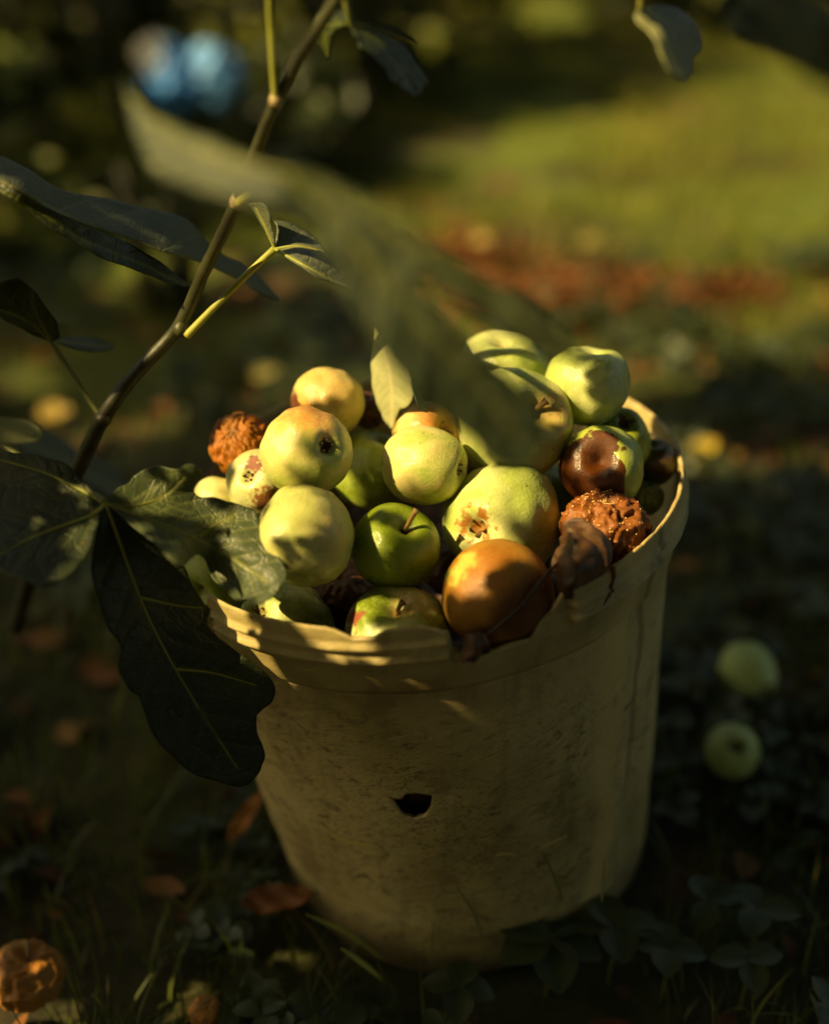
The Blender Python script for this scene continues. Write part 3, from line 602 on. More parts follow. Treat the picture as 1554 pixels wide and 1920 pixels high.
leaf(lobeC, [(198, 944, .68), (130, 872, .69), (-20, 845, .70), (-80, 920, .70), (-10, 1060, .66), (130, 1080, .652), (60, 960, .68)], [[(198, 944), (140, 912), (80, 885), (0, 862)], [(198, 944), (172, 966), (120, 985), (60, 1008), (0, 1040)]], M['fig_shaded'], f2, 5, 1.5, .0005, seed=11, ribmat=M['shoot'])
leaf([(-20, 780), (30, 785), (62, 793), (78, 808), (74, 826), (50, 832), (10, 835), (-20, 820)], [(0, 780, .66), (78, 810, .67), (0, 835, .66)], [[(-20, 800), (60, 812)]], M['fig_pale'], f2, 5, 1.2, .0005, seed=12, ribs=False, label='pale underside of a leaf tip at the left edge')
leaf([(45, 800), (100, 815), (160, 850), (220, 885), (245, 925), (215, 935), (150, 905), (90, 880), (40, 850)], [(45, 800, .92), (245, 925, .98), (40, 850, .9)], [[(45, 825), (235, 925)]], M['fig_fold'], f2, 6, 1.2, .0008, seed=13, ribs=False)

f3 = empty('fig_branch', W(760, -160, .62)); tag(f3, 'fig branch above the frame letting dark leaves hang in at the top edge', 'branch', 'fig branches round the bucket')
ptube('stem', [(560, -140, .60, .003), (760, -160, .62, .0032), (1050, -170, .62, .0035), (1320, -190, .60, .004), (1700, -220, .6, .004)], M['bark'], f3, 8, 10, .1)
ptube('petiole', [(640, -150, .61, .0018), (640, -60, .62, .0017), (652, 20, .63, .0017), (660, 48, .635, .0017)], M['shoot_dull'], f3)
ptube('petiole', [(1210, -180, .6, .0018), (1205, -60, .61, .0017), (1200, 20, .62, .0017)], M['shoot_dull'], f3)
ptube('petiole', [(1500, -205, .6, .0018), (1440, -100, .60, .0017), (1400, -10, .58, .0017)], M['shoot_dull'], f3)
leaf([(655, 42), (690, 52), (720, 66), (745, 78), (768, 98), (780, 118), (788, 132), (798, 145), (800, 156), (792, 165), (788, 176), (776, 182), (760, 172), (742, 158), (728, 148), (718, 125), (700, 108), (680, 92), (664, 66)], [(655, 42, .635), (745, 78, .65), (800, 156, .66), (776, 182, .65), (700, 108, .63)], [[(655, 42), (700, 72), (735, 108), (772, 165)]], M['fig_shaded'], f3, 4, 1.6, .0008, seed=14, ribw=.0006)
leaf([(655, 42), (700, 40), (740, 50), (765, 68), (780, 85), (760, 74), (730, 62), (695, 52)], [(655, 42, .635), (740, 50, .65), (780, 85, .66)], [[(655, 42), (720, 52), (775, 80)]], M['fig_shaded'], f3, 4, 1.2, .0005, seed=15, ribs=False)
leaf([(660, 45), (640, 20), (610, 15), (588, 40), (592, 75), (605, 98), (618, 112), (620, 85), (625, 62), (645, 48)], [(660, 45, .635), (590, 40, .66), (618, 112, .67), (640, 20, .65)], [[(660, 45), (610, 50), (614, 100)]], M['fig_shaded'], f3, 5, 1.2, .0006, seed=16, ribs=False)
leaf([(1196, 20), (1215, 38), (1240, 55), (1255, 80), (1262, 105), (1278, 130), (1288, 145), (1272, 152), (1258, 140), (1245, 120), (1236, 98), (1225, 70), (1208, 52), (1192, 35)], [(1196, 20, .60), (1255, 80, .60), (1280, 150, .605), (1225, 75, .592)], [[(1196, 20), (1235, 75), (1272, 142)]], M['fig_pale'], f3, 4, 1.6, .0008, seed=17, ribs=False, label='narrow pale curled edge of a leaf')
leaf([(1200, 15), (1250, 10), (1290, 30), (1310, 60), (1315, 90), (1300, 110), (1298, 135), (1280, 140), (1265, 108), (1255, 80), (1240, 55), (1215, 35)], [(1200, 15, .622), (1290, 30, .66), (1315, 90, .67), (1285, 140, .64), (1240, 60, .625)], [[(1205, 18), (1250, 50), (1288, 130)]], M['fig_shaded'], f3, 5, 1.6, .0008, seed=18, ribs=False)
leaf([(1400, -10), (1360, 30), (1370, 60), (1420, 85), (1470, 115), (1530, 155), (1600, 180), (1620, 100), (1560, 20), (1480, -30)], [(1400, -10, .46), (1370, 60, .45), (1600, 180, .42), (1560, 20, .44)], [[(1400, -10), (1480, 60), (1580, 150)]], M['fig_shaded'], f3, 8, 2.5, .001, seed=19, ribs=False)

# curled pale leaf standing among the apples
cl = empty('curled_leaf', W(735, 800, .80)); tag(cl, 'curled pale leaf standing upright between the apples, lit from behind', 'leaf')
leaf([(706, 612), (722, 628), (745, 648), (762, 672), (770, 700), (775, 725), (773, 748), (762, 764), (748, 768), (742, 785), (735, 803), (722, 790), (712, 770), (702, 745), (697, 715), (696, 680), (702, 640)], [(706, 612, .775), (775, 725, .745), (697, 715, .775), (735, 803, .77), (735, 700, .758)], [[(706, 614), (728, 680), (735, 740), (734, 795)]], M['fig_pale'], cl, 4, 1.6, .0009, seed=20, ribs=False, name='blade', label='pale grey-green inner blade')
leaf([(706, 612), (730, 625), (752, 640), (768, 662), (772, 690), (782, 720), (790, 745), (802, 773), (788, 762), (778, 745), (772, 720), (764, 690), (752, 665), (735, 645), (718, 630)], [(706, 612, .774), (760, 655, .748), (775, 720, .744), (802, 773, .745), (780, 700, .765)], [], M['fig_fold'], cl, 4, 1.2, .0003, seed=21, ribs=False, name='edge')
exec_rest = True

# ------------------------------------------------------------------ ground
q = NB('garden_soil'); P = q.coord()
n1 = q.noise(P, 3.2, 5, .6); n2 = q.noise(P, 28, 5, .65)
c = q.mix(q.ramp(n2, .35, .7), (.014, .010, .005), (.040, .026, .011))
yy = q.n('SeparateXYZ', {0: P}).outputs[1]
gr = q.math('MULTIPLY', q.ramp(n1, .38, .56), q.ramp(yy, .3, 1.2, .2, 1.0))
c = q.mix(gr, c, q.mix(n2, (.05, .08, .010), (.14, .17, .02)))
c = q.mix(q.math('MULTIPLY', q.ramp(q.noise(P, 8, 4), .6, .68), .7), c, (.16, .07, .025))
SO = q.fin(Base_Color=c, Roughness=.95, Normal=q.bump(q.noise(P, 60, 6, .7), .8, .012))
vs, fs = [], []
def gz(x, y):
    return .010 * noise.noise(Vector((x * 2.2, y * 2.2, 0))) + .004 * noise.noise(Vector((x * 9, y * 9, 1))) - .019
xs = list(np.linspace(-40, -2.2, 14)) + list(np.linspace(-2, 2, 121)) + list(np.linspace(2.2, 40, 14))
ys = list(np.linspace(-20, -1.2, 10)) + list(np.linspace(-1, 4, 151)) + list(np.linspace(4.2, 60, 16))
for y in ys:
    for x in xs: vs.append((x, y, gz(x, y)))
nx = len(xs)
for j in range(len(ys) - 1):
    for i in range(nx - 1): fs.append((j * nx + i, j * nx + i + 1, (j + 1) * nx + i + 1, (j + 1) * nx + i))
tag(mesh('ground', vs, fs, SO), kind='structure')

# ------------------------------------------------------------------ grass blades (one mass), clover-like ground cover, leaf litter
def tone_mat(name, cols, tr=.3, rough=.5, tcol=None):
    q = NB(name); t = q.attr('tone'); r = q.n('ValToRGB', {0: t}); e = r.color_ramp.elements
    for i, (p, c) in enumerate(cols):
        x = e[i] if i < 2 else e.new(p)
        x.position = p; x.color = (*c, 1)
    q.fin(Base_Color=r.outputs[0], Roughness=rough)
    tb = q.n('BsdfTranslucent', {'Color': q.mix(.5, r.outputs[0], tcol or (.3, .34, .05), 'MIX')})
    mx = q.n('MixShader', {0: tr, 1: q.b.outputs[0], 2: tb.outputs[0]}); q.t.links.new(mx.outputs[0], q.out.inputs[0]); return q.m
M['grass'] = tone_mat('grass_blades', [(0, (.026, .042, .010)), (1, (.30, .17, .05)), (.55, (.085, .11, .018)), (.85, (.15, .15, .03))])
M['lawn'] = tone_mat('lawn_blades', [(0, (.05, .08, .012)), (1, (.36, .27, .08)), (.5, (.16, .18, .022)), (.85, (.27, .26, .045))], .4)
M['cover'] = tone_mat('ground_cover_leaves', [(0, (.018, .030, .012)), (1, (.05, .065, .025)), (.5, (.03, .045, .018))], .2)
M['litter'] = tone_mat('dry_leaf_litter', [(0, (.05, .012, .005)), (1, (.32, .19, .05)), (.5, (.20, .065, .015)), (.8, (.22, .10, .03))], .25, .7, (.3, .12, .03))
def blades(name, X, Y, H, Wd, mat, tone, label, cat, bend=.5, flat=0):
    n = len(X); az = nr.uniform(0, 2 * np.pi, n); lean = nr.uniform(.1, 1, n) * bend; dirx, diry = np.cos(az), np.sin(az); px, py = -diry, dirx
    Z = np.array([gz(x, y) for x, y in zip(X, Y)]) - .003
    K = 4; V = np.zeros((n, K * 2 + 1, 3)); 
    for k in range(K + 1):
        t = k / K; off = lean * H * t ** 1.8; hz = H * (t - .45 * lean * t * t); cx, cy = X + dirx * off, Y + diry * off; ww = Wd * (1 - t ** 1.6) * .5
        if k < K:
            V[:, 2 * k] = np.c_[cx - px * ww, cy - py * ww, Z + hz]; V[:, 2 * k + 1] = np.c_[cx + px * ww, cy + py * ww, Z + hz]
        else: V[:, 2 * K] = np.c_[cx, cy, Z + hz]
    B = np.arange(n)[:, None] * (2 * K + 1); fs = []
    q4 = np.concatenate([B + np.array([[2 * k, 2 * k + 1, 2 * k + 3, 2 * k + 2]]) for k in range(K - 1)]); t3 = B + np.array([[2 * K - 2, 2 * K - 1, 2 * K]])
    o = mesh(name, V.reshape(-1, 3), [tuple(f) for f in q4.tolist()] + [tuple(f) for f in t3.tolist()], mat, attrs={'tone': np.repeat(tone, 2 * K + 1)})
    return tag(o, label, cat, kind='stuff')
def outbucket(X, Y, r=.125): return np.hypot(X - .036, Y) > r
n = 14500; X = nr.uniform(-.62, .62, n); Y = nr.uniform(-.42, .95, n); X[:1500] = nr.uniform(-.42, -.14, 1500); Y[:1500] = nr.uniform(-.42, -.16, 1500); dn = np.array([noise.noise(Vector((x * 6, y * 6, 4))) for x, y in zip(X, Y)]); k = outbucket(X, Y) & (dn > -.25); X, Y = X[k], Y[k]; n = len(X)
blades('grass', X, Y, nr.uniform(.012, .075, n) * (1 - .3 * (Y > .3)), nr.uniform(.0012, .0026, n), M['grass'], np.clip(nr.beta(1.6, 2.6, n) + .25 * (nr.rand(n) > .88), 0, 1), 'sparse grass blades round the foot of the bucket', 'grass', .8)
n = 60000; Y = .55 + 3.2 * nr.rand(n) ** .8; X = nr.uniform(-.75, .85, n) * (.5 + .45 * (Y + .7)); dn = np.array([noise.noise(Vector((x * 3.5, y * 3.5, 8))) + .5 * noise.noise(Vector((x * 9, y * 9, 8))) for x, y in zip(X, Y)]); k = (dn > -.22 + .25 * (Y < 1.1)) & (X > -.28 - .1 * Y); X, Y, dn = X[k], Y[k], dn[k]; n = len(X)
blades('lawn_grass', X, Y, nr.uniform(.015, .05, n), nr.uniform(.002, .0045, n), M['lawn'], np.clip(.5 + .45 * dn + nr.normal(0, .22, n), 0, 1), 'rough mown lawn behind the bucket, green with straw patches', 'lawn', .9)
def leaves3(name, P, S, T, mat, label, cat, nrm=None, kind='stuff', tilt=.6, lobes=1, asp=.55):
    vs, fs, tn = [], [], []
    for p, s, t in zip(P, S, T):
        zu = Vector((nr.normal(0, tilt), nr.normal(0, tilt), 1)).normalized() if nrm is None else (Vector(nrm) + Vector(nr.normal(0, tilt, 3))).normalized()
        a = Vector(nr.normal(0, 1, 3)); a = (a - zu * a.dot(zu)).normalized(); b = zu.cross(a); cur = nr.uniform(-.25, .35)
        for L in range(lobes):
            an = 2 * math.pi * L / lobes; u = a * math.cos(an) + b * math.sin(an) if lobes > 1 else a; w_ = zu.cross(u); o = len(vs); base = Vector(p) + (u * s * .05 if lobes > 1 else -u * s * .5)
            for (t_, wd) in ((0, .04), (.25, .8), (.55, 1.), (.82, .62), (1, .03)):
                c_ = base + u * s * t_ + zu * (cur * s * (t_ * (1 - t_)) * 2.)
                for sd in (-1, 0, 1): vs.append(c_ + w_ * sd * wd * s * asp * .5 + zu * (abs(sd) * .12 * s * wd)); tn.append(t)
            for j in range(4):
                for m_ in range(2): fs.append((o + 3 * j + m_, o + 3 * j + m_ + 1, o + 3 * j + m_ + 4, o + 3 * j + m_ + 3))
    o = mesh(name, vs, fs, mat, attrs={'tone': tn}); return tag(o, label, cat, kind=kind) if kind != 'part' else o
P, S, T = [], [], []
while len(P) < 2000:
    x, y = nr.uniform(-.6, .65), nr.uniform(-.42, 1.1)
    if math.hypot(x - .036, y) < .14 or noise.noise(Vector((x * 5, y * 5, 2))) + (.25 if x > .1 else -.05) < .02: continue
    P.append((x, y, gz(x, y) + nr.uniform(.006, .035))); S.append(nr.uniform(.010, .024)); T.append(nr.uniform(0, 1))
leaves3('ground_cover', P, S, T, M['cover'], 'dark round-leaved ground cover spreading on the soil', 'ground cover', lobes=3, tilt=.35, asp=.85)
P, S, T = [], [], []
def litter(n, fx, fy, s0, s1, zup=.012):
    for _ in range(n):
        x, y = fx(), fy()
        if math.hypot(x - .036, y) < .15: continue
        P.append((x, y, gz(x, y) + nr.uniform(.002, zup))); S.append(nr.uniform(s0, s1)); T.append(nr.beta(1.3, 2.))
litter(800, lambda: nr.uniform(-.6, .7), lambda: nr.uniform(-.42, 1.0), .010, .035)
c1 = WZ(1100, 548, 0); c2 = WZ(870, 470, 0); c3 = WZ(1390, 530, 0)
litter(520, lambda: c1.x + nr.normal(0, .14), lambda: 0, .02, .045)  if False else None
for cc, sx, sy, k in ((c1, .09, .035, 900), (c2, .05, .04, 240), (c3, .03, .012, 30)):
    for _ in range(k):
        x, y = cc.x + nr.normal(0, sx), cc.y + nr.normal(0, sy); P.append((x, y, gz(x, y) + nr.uniform(.012, .035))); S.append(nr.uniform(.010, .024)); T.append(.2 + .35 * nr.beta(1.5, 2.))
litter(110, lambda: nr.uniform(-1.0, 1.6), lambda: nr.uniform(.9, 2.4), .012, .028, .02)
litter(170, lambda: nr.uniform(-.40, -.16), lambda: nr.uniform(-.40, -.18), .008, .02)
leaves3('leaf_litter', P, S, T, M['litter'], 'brown and rust dead leaves scattered over soil and lawn', 'leaf litter', tilt=.4, asp=.6)

# single fallen leaves
def solo_mat(name, c):
    q = NB(name); P = q.coord(); q.fin(Base_Color=q.mix(q.ramp(q.noise(P, 80, 4), .3, .7), tuple(x * .6 for x in c), c), Roughness=.6, Normal=q.bump(q.noise(P, 200, 3), .4, .002)); return q.m
def fallen(px, py, L, wd, az, c, label, zl=.02, tilt=(0.2, .1)):
    p = WZ(px, py, zl); vs, fs = [], []; n = 12
    u = Vector((math.cos(az), math.sin(az), tilt[0])).normalized(); v = Vector((-math.sin(az), math.cos(az), tilt[1])).normalized(); z = u.cross(v)
    for i in range(n + 1):
        t = i / n; ww = wd * math.sin(math.pi * min(.995, max(.01, t)) ** .85) ** .8 * (1 + .12 * math.sin(9 * t))
        for k in range(7): s = k / 3 - 1; vs.append(u * (t - .5) * L + v * s * ww * .5 + z * (L * .18 * (t - .5) ** 2 + ww * .22 * s * s + .0015 * math.sin(i * 1.3 + k)))
    for i in range(n):
        for k in range(6): fs.append((i * 7 + k, i * 7 + k + 1, (i + 1) * 7 + k + 1, (i + 1) * 7 + k))
    r = mesh('fallen_leaf', vs, fs, solo_mat('fallen_leaf_skin', c)); r.location = p; md = r.modifiers.new('t', 'SOLIDIFY'); md.thickness = .0004
    st, sf = tube_geo([u * L * .47 + z * L * .04, u * L * .62 + z * L * .03, u * L * .75 - z * .002], [.0008, .0007, .0009], 6); s = mesh('stalk', st, sf, M['applestem']); s.parent = r
    return tag(r, label, 'fallen leaf', 'fallen leaves on the ground')
fallen(1316, 843, .034, .02, .35, (.50, .36, .05), 'bright yellow fallen leaf on the grass right of the bucket', .02, (.25, .5))
fallen(104, 776, .036, .024, -.1, (.26, .17, .02), 'yellow fallen leaf behind the left end of the fig stem', .02, (.1, .5))
fallen(495, 702, .03, .018, .3, (.20, .17, .05), 'small olive-yellow fallen leaf behind the heap, left of centre', .02, (.1, .5))
fallen(462, 1530, .04, .012, 1.0, (.34, .13, .03), 'narrow rusty fallen leaf leaning near the bucket side, lower left', .02, (.4, .3))
fallen(522, 1686, .045, .018, .1, (.22, .07, .018), 'dark red-brown crinkled leaf at the left foot of the bucket', .018, (.05, .6))
fallen(1100, 452, .03, .02, .2, (.22, .18, .04), 'pale yellow leaf in front of the rusty litter patch on the lawn', .05, (.1, .6))
fallen(900, 450, .026, .018, 0, (.34, .24, .07), 'tan leaf at the left end of the rusty litter patch', .05, (.1, .6))

# apples on the ground and the sunlit rotten one in the corner
def gapple(px, py, r, zc, axis, end, c1, c2, seed, label, **kw):
    p = WZ(px, py, zc); d = (p - CAM).dot(FW); rr = r * d / F; v = dirv(*axis)
    if end == 'calyx': v = -v
    rot = v.to_track_quat('Z', 'Y').to_matrix(); nm = kw.get('nm', 'apple')
    me = apple_mesh(nm, seed, kw.get('sq', .92), kw.get('taper', .16), kw.get('top', .42), kw.get('bot', .34), kw.get('lump', .03), kw.get('wr', 0), 72, 56)
    me.materials.append(apple_mat(nm + '_skin', seed, c1, c2, None, [(rot.transposed() @ dirv(*x[0]), *x[1:]) for x in kw.get('patches', ())], kw.get('rough', .35), 0, .7))
    o = bpy.data.objects.new(nm, me); link(o); o.location = p; o.rotation_mode = 'QUATERNION'; o.rotation_quaternion = rot.to_quaternion(); o.scale = (rr,) * 3
    st, sf = tube_geo([Vector((0, 0, .4)), Vector((.03, 0, .7)), Vector((.1, .03, 1.0))], [.05, .04, .06], 8); s = mesh('stem', st, sf, M['applestem']); s.parent = o
    return tag(o, label, 'apple', 'windfall apples on the ground')
gapple(1405, 1262, 58, .022, (.3, .5), 'calyx', (.34, .42, .13), (.45, .5, .2), 31, 'pear-shaped windfall apple on the ground, farther of the two', sq=1.12, taper=.34)
gapple(1372, 1408, 56, .020, (-.12, -.35), 'calyx', (.30, .38, .12), (.42, .48, .19), 32, 'windfall apple on the ground with a wide dark eye facing up', patches=[((-.12, -.35), .93, .99, (.05, .03, .012), 4)])
gapple(50, 1832, 76, .022, (.2, -.9), 'none', (.34, .16, .04), OR, 33, 'rotten orange windfall apple in the lower left corner', nm='rotten_apple', wr=.16, top=.3, sq=.8, rough=.6)
gapple(385, 1900, 34, .004, (.2, -.9), 'none', (.50, .20, .04), OR, 34, 'flattened rusty windfall apple at the bottom edge', nm='rotten_apple', wr=.16, top=.2)

# individual weeds, lower right, and tall grass stems in front of the bucket
def weed(px, py, label, s, seed, n=3):
    g = random.Random(seed); p = WZ(px, py, .03); b = Vector((p.x, p.y, gz(p.x, p.y))); s *= .8; r = empty('weed', b); tag(r, label, 'weed', 'leafy weeds beside the bucket')
    top = p; vs, fs = tube_geo([b, b.lerp(top, .5) + Vector((.002, .001, 0)), top], [.0012, .001, .0008], 6); under(mesh('stem', vs, fs, M['shoot_dull']), r)
    for k in range(n):
        an = 2 * math.pi * k / n + g.uniform(-.3, .3); u = Vector((math.cos(an), math.sin(an), g.uniform(-.15, .35))).normalized(); v = Vector((-math.sin(an), math.cos(an), 0)); z = u.cross(v); vs, fs = [], []
        for i in range(9):
            t = i / 8; ww = s * .42 * math.sin(math.pi * min(.99, max(.02, t))) ** .7
            for j in range(5): q_ = j / 2 - 1; vs.append(top + u * s * t + v * q_ * ww + z * (abs(q_) * ww * .25 - s * .25 * t * t))
        for i in range(8):
            for j in range(4): fs.append((i * 5 + j, i * 5 + j + 1, (i + 1) * 5 + j + 1, (i + 1) * 5 + j))
        under(mesh('leaf', vs, fs, M['cover'], attrs={'tone': [g.uniform(.4, 1)] * len(vs)}), r)
weed(1420, 1705, 'broad three-leaved weed at the lower right', .030, 1)
weed(1330, 1690, 'single weed with oval leaves just right of the bucket foot', .026, 2)
weed(1250, 1780, 'low dark weed in front of the right side of the bucket', .028, 3, 4)
weed(1030, 1760, 'shadowed broad-leaved weed hiding the foot of the bucket', .040, 4, 5)
weed(1150, 1740, 'weed with drooping leaves right of the shadowed broad-leaved one', .034, 5, 4)
weed(1400, 1800, 'small bottom corner weed with pointed leaves', .026, 6, 4)
weed(860, 1850, 'weed at the bottom edge below the middle of the bucket', .026, 7, 4)
def stalk(P, mat, label):
    o = ptube('grass_stem', P, mat, None, 8, 6); return tag(o, label, 'grass stem', 'tall grass stems before the bucket')
stalk([(1052, 1690, .80, .0008), (1048, 1670, .795, .0008), (1030, 1625, .785, .0007), (1012, 1592, .78, .0003)], M['shoot_dull'], 'grass stem leaning left against the lower right of the bucket')
stalk([(1128, 1690, .80, .0008), (1130, 1660, .80, .0007), (1133, 1612, .79, .0003)], M['shoot_dull'], 'short upright grass stem nearest the right edge of the bucket')
stalk([(905, 1790, .80, .0008), (900, 1745, .795, .0008), (880, 1700, .785, .0007), (856, 1662, .78, .0003)], M['shoot_dull'], 'bent grass stem before the middle of the bucket foot')
stalk([(808, 1810, .80, .0007), (810, 1770, .795, .0006), (813, 1730, .79, .0003)], M['shoot_dull'], 'faint upright grass stem at the lowest point of the bucket')
stalk([(716, 1838, .80, .0004), (700, 1822, .795, .0013), (665, 1795, .79, .0014), (640, 1778, .785, .0006)], M['shoot'], 'bright green grass blade catching light at the front')
stalk([(720, 1800, .82, .0005), (660, 1755, .815, .0013), (610, 1730, .81, .0012), (575, 1715, .80, .0004)], M['shoot'], 'long green grass blade beside the lower left of the bucket')

# ------------------------------------------------------------------ background shrubs, hedge and the blue thing
M['bushshade'] = tone_mat('bush_shaded', [(0, (.010, .014, .007)), (1, (.06, .065, .012)), (.5, (.022, .030, .010))], .25)  # leaf tones kept near black to carry the tree shade on the hedge
M['bushlit'] = tone_mat('bush_lit', [(0, (.05, .06, .012)), (1, (.34, .33, .06)), (.5, (.13, .15, .03))], .35)
M['bushpale'] = tone_mat('bush_pale', [(0, (.06, .07, .03)), (1, (.32, .30, .10)), (.5, (.16, .17, .06))], .35)
def bush(name, c, rad, n, s, mat, label, cat, group=None, seed=1, tmin=0, tmax=1):
    g = np.random.RandomState(seed); r = empty(name, (c[0], c[1], gz(c[0], c[1]))); tag(r, label, cat, group)
    P, S, T = [], [], []; tries = 0
    while len(P) < n and tries < n * 12:
        tries += 1
        u = g.normal(0, 1, 3); u /= np.linalg.norm(u); k = g.rand() ** .45; p = np.array([u[0] * rad[0] * k, u[1] * rad[1] * k, u[2] * rad[2] * k]) + np.array(c)
        if p[2] < .01 or noise.noise(Vector(p * (2.2 / max(rad))) + Vector((seed, 0, 0))) < -.12: continue
        P.append(p); S.append(g.uniform(.7, 1.3) * s); T.append(np.clip(g.uniform(tmin, tmax) + .3 * noise.noise(Vector(p * 6)), 0, 1))
    o = leaves3('foliage', P, S, T, mat, None, None, kind='part', tilt=.9); under(o, r)
    for k in range(5):
        a = 2 * math.pi * k / 5; b = Vector((c[0] + .02 * math.cos(a), c[1] + .02 * math.sin(a), -.01)); t = Vector((c[0] + rad[0] * .6 * math.cos(a), c[1] + rad[1] * .6 * math.sin(a), c[2] + rad[2] * .5))
        m = b.lerp(t, .5) + Vector((0, 0, rad[2] * .15)); vs, fs = tube_geo([b, b.lerp(m, .6), m, t], [.012, .009, .007, .003], 6); under(mesh('stem', vs, fs, M['bark']), r)
    return r
bg = 'shrubs behind the bucket'
bush('shrub', (-.95, 1.15, .28), (.34, .30, .42), 1500, .055, M['bushshade'], 'dark shrub at the far left behind the fig stem', 'shrub', bg, 1)
bush('shrub', (-.55, 1.78, .30), (.40, .30, .45), 1700, .055, M['bushshade'], 'dark shrub partly hiding the blue and white bag', 'shrub', bg, 2)
bush('shrub', (-.12, 1.95, .28), (.26, .28, .42), 1200, .05, M['bushshade'], 'dark shrub in the top centre beside the pale one', 'shrub', bg, 3)
bush('shrub', (-.18, 1.42, .05), (.13, .12, .14), 420, .045, M['cover'], 'low bluish-green plant at the edge of the lawn', 'shrub', bg, 4)
bush('shrub', (.12, 2.35, .25), (.13, .15, .40), 700, .05, M['bushpale'], 'pale sunlit shrub left of the dark hedge', 'shrub', bg, 5, .3, 1)
bush('shrub', (-.62, 1.12, .03), (.20, .12, .13), 380, .04, M['bushlit'], 'low yellow-green plant below the dark shrubs on the left', 'shrub', bg, 6, 0, .8)
bush('shrub', (-.47, 1.30, .10), (.06, .05, .06), 120, .035, M['bushlit'], 'small bright yellow-green sprig under the blue and white bag', 'shrub', bg, 7, .5, 1)
bush('shrub', (-1.45, 1.7, .3), (.5, .45, .6), 1500, .07, M['bushshade'], 'broad dark shrub beyond the left edge', 'shrub', bg, 8)
bush('hedge', (1.2, 2.72, .45), (.98, .50, 1.0), 5200, .085, M['bushshade'], 'dark hedge closing the lawn at the top right', 'hedge', None, 9)
bush('hedge', (-.9, 3.1, .55), (1.2, .45, 1.0), 4200, .085, M['bushshade'], 'dark hedge far behind the left shrubs', 'hedge', None, 10)
bush('shrub', (-.30, .90, .13), (.09, .03, .08), 75, .022, M['bushshade'], 'thin sprig of dark leaves in front of the blue and white bag', 'shrub', bg, 12)
# crumpled blue and white bag
bgx = W(340, 142, 1.92); r = empty('plastic_bag', bgx); tag(r, 'blurred blue and white plastic bag in the dark bushes', 'bag')
def blob(name, off, rad, col, seed):
    vs, fs = [], []
    for i in range(25):
        for k in range(36):
            f, th = math.pi * i / 24, 2 * math.pi * k / 36; u = Vector((math.sin(f) * math.cos(th), math.sin(f) * math.sin(th), math.cos(f)))
            kk = 1.05 - .9 * abs(noise.noise(u * 2.0 + Vector((seed, 0, 0)))) + .3 * noise.noise(u * 4 + Vector((seed, 0, 0))); vs.append(bgx + Vector(off) + Vector((u.x * rad[0] * .88, u.y * rad[1], u.z * rad[2] * .88)) * kk)
    for i in range(24):
        for k in range(36): k2 = (k + 1) % 36; fs.append((i * 36 + k, (i + 1) * 36 + k, (i + 1) * 36 + k2, i * 36 + k2))
    q = NB(name + '_plastic'); q.fin(Base_Color=col, Roughness=.35); under(mesh(name, vs, fs, q.m), r)
blob('white_panel', (-.032, 0, .022), (.032, .03, .036), (.60, .56, .48), 1)
blob('blue_panel', (-.01, -.01, -.005), (.045, .03, .055), (.04, .22, .62), 2)
blob('blue_panel', (.042, -.005, .0), (.048, .03, .05), (.10, .30, .66), 3)

# ------------------------------------------------------------------ added unseen fig canopy: leaves placed to cast the dappled shade, stands towards the sun outside the picture
def surf(px, py, d=None):
    if d is not None: return W(px, py, d)
    r = (W(px, py, 1) - CAM).normalized(); best = None
    for a in A:
        oc = CAM - a['loc']; b = oc.dot(r); c = oc.dot(oc) - a['rr'] ** 2; D = b * b - c
        if D > 0:
            t = -b - math.sqrt(D)
            if best is None or t < best: best = t
    if best is None:
        th, z = bucket_hit(px, py, .14)
        if 0 < z < .28 and 490 - (1450 - py) * .3 * (py < 1450) + max(0, py - 1450) * .45 < px < 1262:
            th, z = bucket_hit(px, py, float(np.interp(z, zs, rs))); rr = float(np.interp(z, zs, rs)); return BM @ Vector((rr * math.sin(th), -rr * math.cos(th), z))
        return WZ(px, py, 0.01)
    return CAM + r * best
su = SUN.orthogonal().normalized(); sv = SUN.cross(su)
def s2(p): return np.array([p.dot(su), p.dot(sv)])
LIT = [(525, 815), (550, 795), (580, 785), (520, 850), (515, 890), (535, 905), (610, 800), (600, 715), (640, 720), (570, 745), (420, 820), (440, 800), (420, 850), (400, 920), (390, 925), (450, 900), (460, 930), (480, 870), (510, 965), (520, 940), (585, 945), (600, 955), (545, 990), (505, 1140), (530, 1150), (480, 1145), (680, 1150), (670, 1180), (700, 1130),
       (750, 830), (770, 815), (800, 810), (745, 860), (830, 885), (820, 840), (830, 910), (915, 930), (890, 915), (930, 905), (970, 900), (870, 950), (950, 940), (990, 930), (860, 1050), (880, 1045), (850, 1080), (905, 1050), (870, 1100), (868, 800), (870, 830), (880, 850), (905, 1000), (930, 1010), (960, 1020), (895, 1030),
       (490, 1210), (520, 1222), (660, 1205), (720, 1215), (700, 1210), (600, 1238), (680, 1240), (730, 1240), (1180, 1025), (1165, 1045), (1155, 1060), (1120, 1010), (1160, 960), (1100, 950), (1130, 840), (940, 650), (900, 655), (980, 680), (1062, 695)]
CD = (WZ(75, 1812, .028) - CAM).dot(FW) - .02
